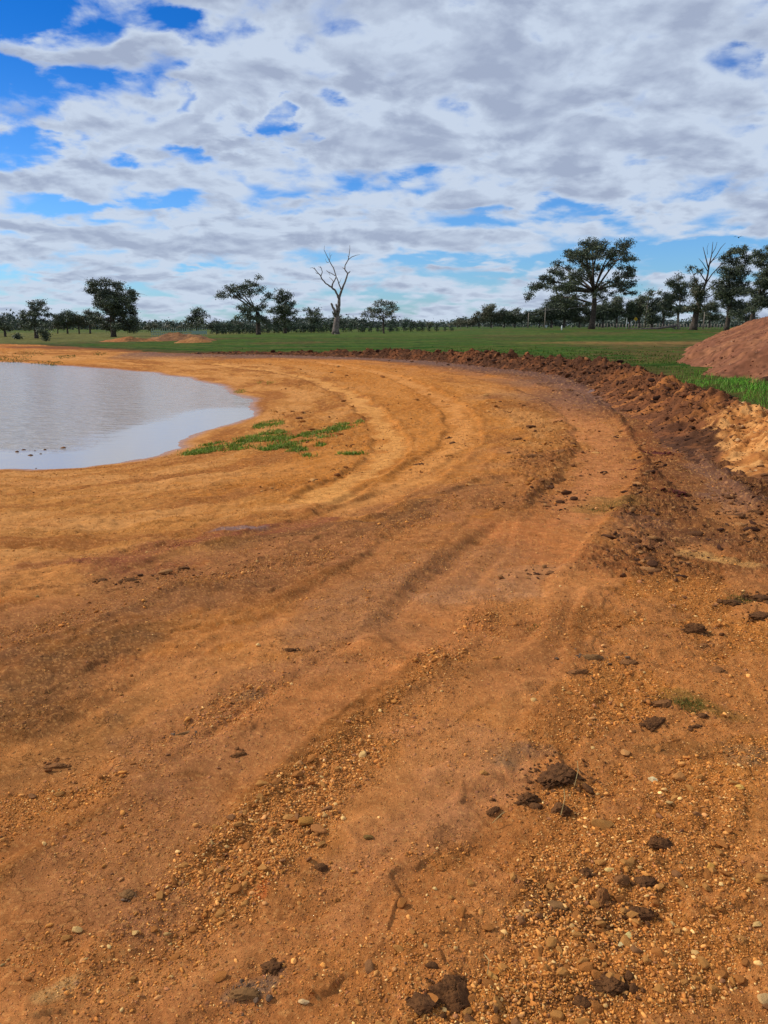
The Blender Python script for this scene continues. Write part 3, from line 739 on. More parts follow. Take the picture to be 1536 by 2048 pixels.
# ------------------------------------------------------------------ loose stones
def stones():
    r = np.random.default_rng(21)
    n = 420000
    d = 1.35 * np.exp(r.random(n) ** 0.9 * np.log(15 / 1.35)); a = r.uniform(-34, 34, n) * np.pi / 180
    x, y = d * np.sin(a), d * np.cos(a)
    g = gravel_mask(x, y)
    sdp = poly_sd(x, y, POND, 10)
    keep = (r.random(n) < (g ** 1.4) * 0.8 + 0.035 + 0.04 * ss(d, 2.5, 6)) & (sdp > 0.3)
    x, y, d, g = x[keep], y[keep], d[keep], g[keep]
    n = len(x)
    size = 0.0021 * (1 + r.pareto(2.9, n) * 0.9) * (0.7 + 0.6 * g); size = np.clip(size, 0.002, 0.019)
    size = np.maximum(size, d * 0.00072)
    size = np.minimum(size, 0.022)
    z = gzs(x, y)
    cols = SOIL_TONES[r.choice(len(SOIL_TONES), n, p=TONE_P)] * np.clip(r.normal(1.0, .26, (n, 1)), .4, 1.5) * ALB
    app = size / d; order = np.argsort(-app)
    big, rest = order[:270], order[270:]
    small = rest[app[rest] < 0.0032]; med = rest[app[rest] >= 0.0032]
    sh0 = [stone_shape(1, r, 3, 0.8, 0.08) for _ in range(5)] ; sh2 = [stone_shape(2, r, 8, 0.62, 0.06) for _ in range(8)]
    # gravel in two grades, one object
    m1 = scatter_mesh('gravel', sh0, x[small], y[small], z[small], size[small], cols[small], r)
    o = link('gravel', m1, m_stone); tag(o, 'fine orange gravel and crumbs loose on the dirt track', 'gravel', kind='stuff')
    m2 = scatter_mesh('coarse_gravel', sh2, x[med], y[med], z[med], size[med], cols[med], r)
    o = link('coarse_gravel', m2, m_stone); tag(o, 'small tan stones scattered thickly over the dirt track', 'gravel', kind='stuff')
    kinds = [('rounded tan pebble coated with dirt on the near track', (192, 134, 76), 9), ('orange brown angular pebble half sunk in the near track', (174, 112, 60), 8),
             ('pale cream pebble on the near dirt track', (212, 172, 116), 4), ('dull brown pebble on the near dirt track', (150, 104, 70), 4)]
    protos = []
    for lab, rgb, cnt in kinds:
        for q in range(cnt):
            v, f = stone_shape(4, r, 13, 0.64, 0.035); v = v * (1 + .035 * np.array([mnoise.fractal(Vector(p_) * 3, .8, 2, 4) for p_ in v]))[:, None]
            me = mesh_np('pebble', v, f, np.tile(lin(rgb) * np.array([1.15, 1.08, .85]) * ALB * r.uniform(0.8, 1.12), (len(v), 1)), True); me.materials.append(m_stone)
            protos.append((lab, me))
    for i in big:
        c = cols[i] / ALB; q = r.random()
        lab, me = protos[r.integers(0, 9)] if q < .5 else protos[9 + r.integers(0, 8)] if q < .86 else protos[17 + r.integers(0, 4)] if q < .90 else protos[21 + r.integers(0, 4)]
        o = link('pebble', me); s = float(size[i]) * 1.05
        o.location = (x[i], y[i], z[i] + s * 0.22); o.scale = (s * r.uniform(.9, 1.35), s, s * r.uniform(.8, 1.1)); o.rotation_euler = (r.normal(0, .25), r.normal(0, .25), r.uniform(0, 6.28))
        cyp = 1024 - F * math.tan(math.atan2(-CAM_H, y[i]) + PITCH); cxp = 768 + F * x[i] / (y[i] * math.cos(PITCH) + CAM_H * math.sin(PITCH))
        zone = 'at the left of the picture' if cxp < 350 else 'on the stony ridge left of centre' if cxp < 760 else 'near the middle' if cxp < 1080 else 'in the gravel at the right'
        hgt_ = 'at the very bottom' if cyp > 1850 else 'low down' if cyp > 1600 else 'further up the track'
        lab2 = lab.replace(' on the near dirt track', '').replace(' half sunk in the near track', ' half sunk').replace(' coated with dirt on the near track', '') + ' ' + zone + ', ' + hgt_
        lab2 = lab2.replace('orange brown angular', 'orange angular').replace('on the stony ridge left of centre', 'on the ridge left of centre')
        tag(o, lab2, 'pebble', lab2.replace('pebble', 'pebbles'))
    return
stones()

def put_stone(px, py, wpx, rgb, label, aspect=1.4, seed=1, rot=0.0, kind='stone'):
    x, y, _ = ground_hit(px, py); z = gz(x, y); s = wpx / F * math.hypot(y, CAM_H) * 0.5
    r = np.random.default_rng(seed); v, f = stone_shape(5, r, 12, 0.66, 0.035); v = v * (1 + .04 * np.array([mnoise.fractal(Vector(p_) * 3, .8, 2, 4) for p_ in v]))[:, None]
    me = mesh_np(kind, v, f, np.tile(lin(rgb) * np.array([1.12, 1.06, .85]) * ALB, (len(v), 1)), True)
    o = link(kind, me, m_stone); o.location = (x, y, z + s * 0.18); o.scale = (s, s / aspect * 1.2, s * 0.75); o.rotation_euler = (0.1, 0.05, rot)
    tag(o, label, kind)
put_stone(608, 1647, 40, (184, 128, 64), 'largest flat tan stone in the middle of the stony ridge on the near track', 1.5, 5, 0.5)
put_stone(577, 1634, 24, (196, 140, 82), 'round tan stone touching the left of the large flat stone', 1.2, 6)
put_stone(575, 1655, 20, (170, 112, 64), 'brown stone just below the round tan stone beside the large flat stone', 1.3, 7, 1)
put_stone(637, 1662, 34, (180, 118, 70), 'sunken orange stone to the lower right of the large flat stone', 1.6, 8, -0.4)
put_stone(1256, 1878, 24, (232, 206, 140), 'pale cream triangular stone below the dark wet rubble', 1.2, 9, 0.8)
put_stone(1241, 1900, 13, (226, 200, 150), 'small cream chip below the pale triangular stone', 1.2, 10, 1.1)
put_stone(1218, 1750, 20, (222, 186, 122), 'cream stone resting on top of the dark wet rubble', 1.4, 11, 0.1)
put_stone(985, 1966, 28, (206, 150, 84), 'yellow angular stone right of the big dark clod at the bottom', 1.5, 12, -0.8)
put_stone(607, 2014, 20, (224, 186, 140), 'pale round pebble alone near the bottom of the track', 1.1, 13, 0)
put_stone(1359, 1553, 34, (202, 138, 80), 'flat orange slab stone at the right in the gravel', 1.3, 14, 0.5)
put_stone(1307, 1560, 20, (232, 208, 166), 'white pebble left of the flat orange slab stone', 1.2, 15, 0.2)
put_stone(1478, 1582, 22, (228, 178, 98), 'yellow angular stone at the right edge of the gravel', 1.2, 16, 0.9)
put_stone(1253, 1504, 28, (196, 140, 88), 'rounded tan stone above the flat orange slab stone', 1.2, 17, 0.9)
put_stone(1208, 1657, 46, (170, 118, 66), 'long low brown stone right of the big dark mud clump', 2.0, 18, -0.25)
put_stone(1420, 1745, 24, (204, 150, 76), 'mustard coloured stone at the lower right', 1.2, 19, 0.7)
put_stone(737, 1676, 20, (134, 102, 58), 'small round olive stone alone on the smooth track', 1.0, 20, 0)
put_stone(1528, 2012, 28, (210, 168, 118), 'pale stone at the bottom right corner', 1.2, 22, 0.8)

# ------------------------------------------------------------------ dark clods of topsoil lying on the track
m_clod = solid_earth('dark_topsoil', (128, 84, 48), (90, 58, 34), 0.92, 1.0, 50, 0.008)
m_clod2 = solid_earth('brown_clod', (158, 104, 58), (118, 76, 42), 0.9, 0.8, 60, 0.006)
m_clod3 = solid_earth('red_clay_clod', (112, 50, 36), (84, 38, 28), 0.7, 0.8, 60, 0.006)
m_clod4 = solid_earth('grey_clay_slab', (150, 106, 62), (120, 84, 48), 0.85, 0.5, 50, 0.004)
_cs = [100]; CRUMB_AT = []
def put_clod(px, py, wpx, hpx, label, mat=m_clod, rot=0.0, aspect=0.75, n=4, amp=0.4, freq=1.7, z=None, name='soil_clod', flat=None):
    """(px, py): middle of its foot in the photo; wpx, hpx its size there"""
    x, y, g = ground_hit(px, py + hpx * 0.15) if z is None else (*at(px, py, z), z)
    _cs[0] += 1
    zb = gz(x, y) if z is None else z
    sc_ = math.hypot(y, CAM_H) / F; s = wpx * sc_ * 0.5
    rr_ = np.random.default_rng(_cs[0]); v, f = clod_shape(n + (1 if wpx > 30 else 0), _cs[0], amp * .95, freq * 1.5, 1.0)
    for _ in range(3):
        nrm = rr_.normal(size=3); nrm[2] = abs(nrm[2]) * 1.2; nrm /= np.linalg.norm(nrm); d_ = v @ nrm; v = v - np.clip(d_ - rr_.uniform(.6, .9), 0, None)[:, None] * nrm * .85
    v = rotz(v, random.uniform(0, 6)); CRUMB_AT.append((x, y, zb, s, mat, z is None))
    v = v / np.abs(v[:, :2]).max()
    hz = (flat if flat is not None else hpx * sc_ * 0.40)
    v = v * np.array([s, s * aspect, 1]); v[:, 2] *= hz
    v[:, 2] = np.where(v[:, 2] < 0, v[:, 2] * 0.35, v[:, 2]); v = rotz(v, rot)
    o = link(name, mesh_np(name, v, f), mat); o.location = (x, y, zb)
    tag(o, label, 'clod')
    return o
put_clod(1120, 1545, 118, 60, 'widest dark brown clump of matted topsoil with straw in the right foreground', rot=0.5, n=5, amp=.55, freq=2.2, aspect=.6)
put_clod(1050, 1590, 62, 42, 'dark lump left of the widest matted topsoil clump', n=4, amp=.5, freq=2.2)
put_clod(1122, 1618, 48, 40, 'round dark brown lump just below the widest matted topsoil clump', n=4, amp=.25)
put_clod(1072, 1610, 28, 24, 'small rounded lump between the two lower dark topsoil lumps', n=3, amp=.25)
put_clod(987, 1618, 34, 22, 'thin tilted flake of dark soil at the left end of the dark clump', n=3, rot=.6, aspect=.5)
put_clod(986, 1594, 14, 20, 'small upright dark crumb above the thin tilted flake', n=3)
put_clod(1307, 1446, 66, 36, 'oblong dark ridged clod beside the green weeds at the right', rot=.45, n=5, aspect=.5, amp=.45, freq=2.4)
put_clod(1404, 1436, 22, 16, 'dark clod on the right side of the green weeds', n=3)
put_clod(1392, 1456, 36, 12, 'thin dark flake below the green weeds', n=3, aspect=.4)
put_clod(1325, 1408, 62, 20, 'flat crumbly brown clod left of the green weeds', m_clod2, n=4, aspect=.5)
put_clod(1388, 1264, 56, 34, 'round dark clod in the gravel at the right, upper of two', n=5, amp=.45)
put_clod(1408, 1290, 40, 14, 'low brown crumbs at the foot of the round dark clod', m_clod2, n=4)
put_clod(1433, 1350, 34, 26, 'small brown ball of soil in the right gravel', m_clod2, n=4)
put_clod(1154, 1352, 50, 16, 'olive brown bar shaped clod lying on the smooth track', m_clod2, n=4, aspect=.38, rot=.1, amp=.25)
put_clod(1182, 1322, 60, 20, 'flat purplish clod just above the bar shaped clod', m_clod4, n=4, aspect=.5)
put_clod(1255, 1330, 48, 12, 'low crumbly clod right of the flat purplish clod', m_clod2, n=4, aspect=.5)
put_clod(1462, 1205, 60, 22, 'dark flat clod near the right edge, left of a bigger slab', n=4, aspect=.5, amp=.4)
put_clod(1516, 1192, 70, 26, 'big dark slab of topsoil at the right edge, upper of two', n=5, aspect=.5, amp=.4, rot=.2)
put_clod(1522, 1236, 60, 26, 'dark slab of topsoil at the right edge, lower of two', n=5, aspect=.5, amp=.4)
put_clod(1318, 1697, 50, 26, 'dark lumpy clod above the wet rubble at the lower right', n=4, amp=.5)
put_clod(1205, 1795, 46, 60, 'tall wet brown lump in the middle of the dark rubble', m_clod2, n=4, amp=.3, rot=1.3, aspect=.6)
put_clod(1172, 1752, 40, 24, 'dark wet lump at the left end of the rubble', n=4)
put_clod(1240, 1772, 36, 30, 'rounded wet lump right of the tall brown lump', m_clod2, n=4, amp=.3)
put_clod(1285, 1765, 60, 26, 'dark crumbly ridge at the right end of the rubble', n=4, amp=.5, aspect=.5)
put_clod(1275, 1830, 72, 36, 'dark broken clod below the wet rubble', n=5, amp=.5, aspect=.6)
put_clod(1113, 1815, 44, 18, 'grey flat clay chip left of the wet rubble', m_clod4, n=4, aspect=.6, rot=-.4)
put_clod(905, 1990, 104, 74, 'big smooth dark wet clod cut by the bottom edge', n=5, amp=.35, aspect=.8)
put_clod(845, 2022, 60, 34, 'low dark crumbs left of the big wet clod at the bottom', n=4, amp=.5)
put_clod(1225, 1982, 80, 30, 'dark twiggy clod near the bottom right', n=5, amp=.55, aspect=.5)
put_clod(1165, 2010, 50, 34, 'dark stony crumbs near the bottom right', n=4, amp=.55)
put_clod(643, 1737, 28, 22, 'round dark clod alone left of the centre of the near track', n=4)
put_clod(545, 1940, 44, 30, 'dark lump in the damp hollow at the lower left', n=4, amp=.4)
put_clod(255, 1785, 34, 20, 'grey brown stone like clod at the left', m_clod4, n=4)
put_clod(112, 1525, 60, 16, 'long flat flake of clay at the left edge of the near track', m_clod2, n=4, aspect=.35, rot=.2)
put_clod(480, 1508, 40, 14, 'curled flake of dry clay on the near track', m_clod2, n=4, aspect=.35, rot=.4)
put_clod(370, 1460, 50, 10, 'flat olive stick like clod on the left of the near track', m_clod4, n=4, aspect=.3, rot=.5)
put_clod(582, 1302, 34, 14, 'small dark crumbly clod on the smooth middle lane', n=4, aspect=.5)
put_clod(490, 2000, 56, 20, 'flat grey patch of clay at the bottom left', m_clod4, n=4, aspect=.5)
put_clod(205, 1163, 30, 10, 'left one of three dark flakes along the left crust line', n=3, aspect=.5)
put_clod(262, 1160, 34, 12, 'middle one of three dark flakes along the left crust line', n=3, aspect=.5)
put_clod(370, 1134, 26, 10, 'right one of three dark flakes along the left crust line', n=3, aspect=.5)
put_clod(1062, 857, 24, 14, 'dark block shaped clod on the rubble between the two tracks', n=4, amp=.3)
put_clod(1034, 878, 20, 8, 'small brown clod below the dark block shaped clod', m_clod2, n=3)
put_clod(1066, 914, 46, 20, 'long brown clod lying across the rubble between the tracks', m_clod2, n=4, rot=.2, aspect=.5)
put_clod(1120, 906, 34, 14, 'pale brown clod right of the long brown clod', m_clod2, n=4)
put_clod(1270, 937, 34, 10, 'dark flat clod at the right side of the pale tyre track', m_clod3, n=4, aspect=.4)
put_clod(1088, 1002, 14, 8, 'tiny dark crumb left of the pale tyre track', n=3)
put_clod(905, 884, 14, 12, 'upright dark clod at the edge of the yellow clay', n=3)
put_clod(898, 874, 10, 10, 'smaller dark clod just above the upright one at the edge of the yellow clay', n=3)
put_clod(838, 925, 22, 8, 'flat dark clod on the yellow clay', n=3)
put_clod(632, 965, 12, 6, 'small dark clod below the grass tufts by the pond', n=3)
put_clod(1316, 905, 54, 12, 'dark red slab of clay on the wet ground by the berm', m_clod3, n=4, aspect=.5)
put_clod(1345, 985, 60, 14, 'dark red broken clay in the wet wheel ruts', m_clod3, n=4, aspect=.5, amp=.5)
put_clod(1400, 860, 50, 22, 'large dark clod at the foot of the pale part of the berm', n=4, amp=.5)
put_clod(1300, 1078, 30, 12, 'dark crumb on the orange patch by the wet ruts', n=3)
put_clod(1462, 1026, 60, 12, 'long dark clod above the right hand wet rut', n=4, aspect=.4)
put_clod(1520, 1022, 40, 10, 'dark clod at the right edge beside the wet rut', n=4, aspect=.4)
# crumbs sticking out of the pond
for px, py, w, h, lab in [(34, 904, 9, 7, 'leftmost dark crumb standing out of the calm pond'), (47, 900, 11, 6, 'brown clod second from the left in the pond'), (61, 911, 13, 8, 'darkest pointed clod in the calm pond'),
        (70, 902, 6, 3, 'tiny crumb just right of the pointed clod in the pond'), (81, 908, 7, 4, 'small crumb in the middle of the pond cluster'), (90, 900, 7, 6, 'right end crumb of the pond cluster'), (126, 896, 12, 8, 'lone orange brown clod right of the pond cluster'), (72, 937, 5, 3, 'tiny crumb at the near edge of the pond')]:
    put_clod(px, py, w, h, lab, m_clod2 if 'orange' in lab else m_clod, z=W, n=3)

# crumbs and lumps too many to count: along the berm, on the disturbed strips
def clod_crumbs():
    r = np.random.default_rng(6); X, Y, S, Cc = [], [], [], []
    for x, y, zb, s, mat, ok in CRUMB_AT:
        if not ok: continue
        n = int(min(70, 14 + s * 400)); a = r.uniform(0, 6.283, n); d = s * (.7 + r.exponential(.38, n))
        c = {m_clod: (108, 70, 40), m_clod2: (142, 92, 52), m_clod3: (98, 46, 34), m_clod4: (124, 96, 72)}[mat]
        X.append(x + d * np.cos(a)); Y.append(y + d * np.sin(a) * .8); S.append(np.maximum(s * .05 * (1 + r.pareto(2.2, n)), .0015 * math.hypot(x, y) * .6).clip(0, s * .28)); Cc.append(lin(c)[None] * r.uniform(.7, 1.25, (n, 1)))
    X, Y, S, Cc = np.concatenate(X), np.concatenate(Y), np.concatenate(S), np.vstack(Cc)
    shp = [stone_shape(2, r, 7, .6, .1) for q in range(5)]
    o = link('clod_crumbs', scatter_mesh('clod_crumbs', shp, X, Y, gzs(X, Y), S, Cc, r, .5, .15), m_berm); tag(o, 'crumbs broken off around the dark clods on the track', 'crumbs', kind='stuff')
clod_crumbs()
def crumbs():
    r = np.random.default_rng(5)
    w = (bh_ * np.clip(bp_, 0, 1) ** 0.5 + 0.02) * np.clip(np.hypot(bx_, by_), 8, 60) ** -0.3; w = w / w.sum()
    idx = r.choice(len(bx_), 20000, p=w)
    x, y, z = bx_[idx], by_[idx], bz_[idx]; d = np.hypot(x, y)
    size = np.clip(0.012 * (1 + r.pareto(2.3, len(x))), 0.012, 0.10) * np.interp(d, [8, 13, 20, 40], [0.45, 0.7, 1.2, 1.4]); size = np.maximum(size, d * 0.0009)
    tones = np.array([lin(c) for c in [(92, 60, 42), (74, 48, 36), (112, 72, 50), (60, 40, 32), (132, 90, 62)]]) * np.array([1.12, 1.0, .80])
    pale = np.array([lin(c) for c in [(200, 144, 88), (178, 118, 66), (218, 170, 116), (150, 98, 60), (120, 78, 48)]])
    pick = r.integers(0, 5, len(x)); isp = (d < 13.8) & (x / (.972 * y + .39) * F + 768 + r.normal(0, 12, len(x)) > 1452) & (d > 9)
    cols = np.where(isp[:, None], pale[pick], tones[pick]) * r.uniform(.75, 1.15, (len(x), 1)) * ALB
    shp = []
    for q in range(6):
        v, f = stone_shape(2, r, 7, .58, .10); shp.append((v * np.array([1.2, 1, .9]), f))
    o = link('berm_clods', scatter_mesh('berm_clods', shp, x, y, z, size, cols, r, 0.5, 0.15), m_berm)
    tag(o, 'loose clods of dark earth heaped all along the berm', 'clods', kind='stuff')
    # strips on the track
    n = 60000
    d = 5 * np.exp(r.random(n) * np.log(45 / 5)); a = r.uniform(-34, 34, n) * np.pi / 180; x, y = d * np.sin(a), d * np.cos(a)
    k = np.zeros(n)
    X = x + 0.2 * fbm(x, y, 0.9, 3, .5, 11)
    for pts, wd, kk in ROUGH: k = np.maximum(k, kk ** .5 * (1 - ss(strokes(X, y, pts, wd), wd * .3, wd * 1.1)))
    db, _, _ = line_dist(x, y, BERM, 7); k = np.maximum(k, .5 * (1 - ss(db, 1.0, 3.4)))
    sdp = poly_sd(x, y, POND, 10); df = poly_sd(x, y, FIELD, 10)
    bank = ss(sdp, .8, 2) * (1 - ss(sdp, 4, 8)) * ss(x, -9, -3) * ss(y, 13, 16); k = np.maximum(k, .25 * bank)
    keep = (r.random(n) < k * ss(fbm(x, y, 1.2, 3, .6, 501), -0.35, .35)) & (sdp > .3) & (df > 0); x, y, d = x[keep], y[keep], d[keep]; sdp = sdp[keep]
    size = np.clip(0.008 * (1 + r.pareto(2.2, len(x))), .008, .06) * np.interp(d, [5, 12, 30], [.75, 1, 1.5]); size = np.maximum(size, d * .0007)
    isp = sdp < 7.5
    pick = r.integers(0, 5, len(x))
    ton2 = np.array([lin(c) for c in [(120, 78, 48), (96, 62, 40), (150, 100, 60), (84, 54, 38), (176, 122, 72)]])
    pal2 = np.array([lin(c) for c in [(190, 126, 60), (166, 106, 50), (208, 148, 84), (140, 88, 46), (120, 76, 44)]])
    cols = np.where(isp[:, None], pal2[pick], ton2[pick]) * r.uniform(.8, 1.15, (len(x), 1)) * ALB
    o = link('track_crumbs', scatter_mesh('track_crumbs', shp, x, y, gzs(x, y), size, cols, r, .4, .15), m_berm)
    tag(o, 'crumbled soil turned up beside the wheel ruts', 'soil', kind='stuff')
crumbs()

# ------------------------------------------------------------------ big mound of red earth at the right, far spoil heaps
def build_mound():
    xs, ys = np.meshgrid(np.linspace(6, 52, 420), np.linspace(15, 62, 420)); x, y = xs.ravel(), ys.ravel()
    wx = x + .5 * fbm(x, y, .35, 3, .5, 601); wy = y + .5 * fbm(x, y, .35, 3, .5, 605)
    d = poly_sd(wx, wy, MOUND, 20)
    inn = -d
    h = 4.6 * (1 - np.exp(-np.clip(inn, 0, None) * .56 / 4.6))
    lum = fbm(x, y, 2.2, 5, .62, 611)
    z = macro(x, y) + h - .10 * np.clip(inn, 0, 1) * np.abs(perlin(np.arctan2(y - 40, x - 30) * 9 + .4 * lum, d * .3, 651)) + np.clip(inn, 0, .6) * (.12 * lum + .12 * fbm(x, y, .5, 2, .5, 621)) + np.where(inn < 0, inn * .6, 0) - .02
    n1 = fbm(x, y, .5, 4, .6, 631)[:, None]; n2 = fbm(x, y, 5, 4, .7, 641)[:, None]
    c = lin((134, 84, 58))[None] * (1 - ss(n1, -.3, .6)) + lin((156, 102, 68))[None] * ss(n1, -.3, .6)
    c = np.clip(c * (1 + .45 * n2) * ALB, .01, .9)
    i, j = np.meshgrid(np.arange(419), np.arange(419), indexing='ij'); a = i * 420 + j
    f = np.stack([a, a + 1, a + 421, a + 420], -1).reshape(-1, 4); f = f[(inn[f] > -1.0).any(1)]
    used = np.unique(f); mp = np.zeros(len(x), int); mp[used] = np.arange(len(used))
    v = np.stack([x, y, z], 1)[used]
    o = link('earth_mound', mesh_np('earth_mound', v, mp[f], c[used], True), m_berm)
    tag(o, 'tall reddish brown mound of earth rising at the right edge', 'earth mound')
    r = np.random.default_rng(9)
    ok = np.where(inn > .1)[0]; w = 1 / (np.hypot(x[ok], y[ok]) ** 2); idx = r.choice(ok, 5000, p=w / w.sum())
    px_, py_ = x[idx] + r.normal(0, .05, 5000), y[idx] + r.normal(0, .05, 5000)
    size = np.clip(.014 * (1 + r.pareto(2.8, 5000)), .014, .07)
    tn = np.array([lin(c) for c in [(138, 88, 60), (152, 98, 68), (116, 72, 50), (190, 150, 118), (162, 112, 80)]]); pk = r.choice(5, 5000, p=[.4, .25, .24, .04, .07])
    shp = [clod_shape(2, 400 + q, .4, 1.6, .8) for q in range(4)]
    o = link('mound_clods', scatter_mesh('mound_clods', shp, px_, py_, z[idx], size, tn[pk] * ALB, r, .4, .1), m_berm)
    tag(o, 'small lumps and stones lying over the reddish mound', 'clods', kind='stuff')
build_mound()
def heap(name, px, py, wpx, hpx, rgb, rgb2, label, dist, depth=0.6, seed=1, skew=0.0, cat='earth heap'):
    """a low pile: (px, py) middle of its foot"""
    x0, y0 = atd(px, dist); sc_ = dist / F; hw = wpx * sc_ / 2; hh = hpx * sc_
    n = 90; u, v_ = np.meshgrid(np.linspace(-1, 1, n), np.linspace(-1, 1, n)); u, v_ = u.ravel(), v_.ravel()
    rad = np.hypot(u - skew * (1 - np.abs(u)), v_); X, Y = x0 + u * hw, y0 + v_ * hw * depth
    z = hh * np.clip(1.02 - rad, 0, 1) ** 0.85 * (1 + .3 * fbm(X, Y, .5, 3, .5, seed)) + .05 * np.clip(1 - rad, 0, .3) * 3 * fbm(X, Y, 2.5, 3, .6, seed + 3)
    z = z + macro(X, Y) - .05 - .3 * (rad > 1.0)
    c = lin(rgb)[None] + (lin(rgb2) - lin(rgb))[None] * ss(fbm(X, Y * .5, .8, 4, .6, seed + 7), -.4, .5)[:, None]
    c = c * (1 + .3 * fbm(X, Y, 4, 3, .6, seed + 9)[:, None]) * ALB
    i, j = np.meshgrid(np.arange(n - 1), np.arange(n - 1), indexing='ij'); a = i * n + j
    f = np.stack([a, a + 1, a + n + 1, a + n], -1).reshape(-1, 4); f = f[(rad[f] < 1.06).any(1)]
    used = np.unique(f); mp = np.zeros(n * n, int); mp[used] = np.arange(len(used))
    o = link(name, mesh_np(name, np.stack([X - x0, Y - y0, z], 1)[used], mp[f], np.clip(c, .01, .9)[used], True), m_berm); o.location = (x0, y0, 0)
    tag(o, label, cat)
heap('earth_bank', 358, 680, 150, 17, (132, 92, 62), (158, 110, 70), 'flat topped red brown bank of spoil below the pale green yard', 86, .5, 3)
heap('earth_bank', 262, 684, 130, 9, (176, 112, 64), (120, 84, 48), 'low tan and green bank of spoil under the round leafy tree', 84, .5, 13)
heap('earth_heap', 388, 684, 78, 13, (176, 122, 72), (162, 108, 60), 'small bright orange cone of clay in front of the red bank', 76, .9, 23)
heap('earth_heap', 1545, 770, 110, 34, (98, 58, 42), (78, 46, 34), 'dark small heap at the foot of the big mound at the right edge', 18.5, .7, 33)

# ------------------------------------------------------------------ grass
m_grass, t, p = new_mat('grass_blades'); a_ = N(t, 'ShaderNodeAttribute'); a_.attribute_name = 'Col'
t.links.new(a_.outputs['Color'], p.inputs['Base Color']); p.inputs['Roughness'].default_value = .8; p.inputs['Specular IOR Level'].default_value = .1
p.inputs['Subsurface Weight'].default_value = 0.0
def grass(name, x, y, h, wdt, tones, label, seed=1, z=None, lean=.35):
    r = np.random.default_rng(seed); n = len(x)
    if z is None: z = gzs(x, y)
    a = r.uniform(0, 2 * np.pi, n); la = r.uniform(0, 2 * np.pi, n); ln = np.abs(r.normal(0, lean, n)) * h
    hx, hy = np.cos(a) * wdt * .5, np.sin(a) * wdt * .5
    b = np.stack([x, y, z - .01], 1); side = np.stack([hx, hy, np.zeros(n)], 1)
    mid = b + np.stack([np.cos(la) * ln * .35, np.sin(la) * ln * .35, h * .6], 1); tip = b + np.stack([np.cos(la) * ln, np.sin(la) * ln, h], 1)
    V = np.stack([b - side, b + side, mid + side * .7, mid - side * .7, tip], 1).reshape(-1, 3); k = np.arange(n)[:, None] * 5
    q = k + np.array([[0, 1, 2, 3]]); tr = k + np.array([[3, 2, 4]])
    tn = np.array([lin(c) for c in tones]); c = tn[r.integers(0, len(tn), n)] * r.uniform(.75, 1.2, (n, 1))
    C5 = np.repeat(c, 5, 0)
    o = link(name, mesh_np(name, V, [q, tr], C5, False), m_grass); tag(o, label, 'grass', kind='stuff'); return o
def in_patches(patches, n, r, zl):
    """patches given in photo pixels (cx, cy, rx, ry); returns world points"""
    ar = np.array([rx * ry for _, _, rx, ry in patches], float); pk = r.choice(len(patches), n, p=ar / ar.sum())
    xs, ys = [], []
    for k in pk:
        cx, cy, rx, ry = patches[k]
        rr_, th = math.sqrt(r.random()) * (1 + .15 * r.normal()), r.random() * 6.283
        q = at(cx + rx * rr_ * math.cos(th), cy + ry * rr_ * math.sin(th), zl); xs.append(q[0]); ys.append(q[1])
    return np.array(xs), np.array(ys)
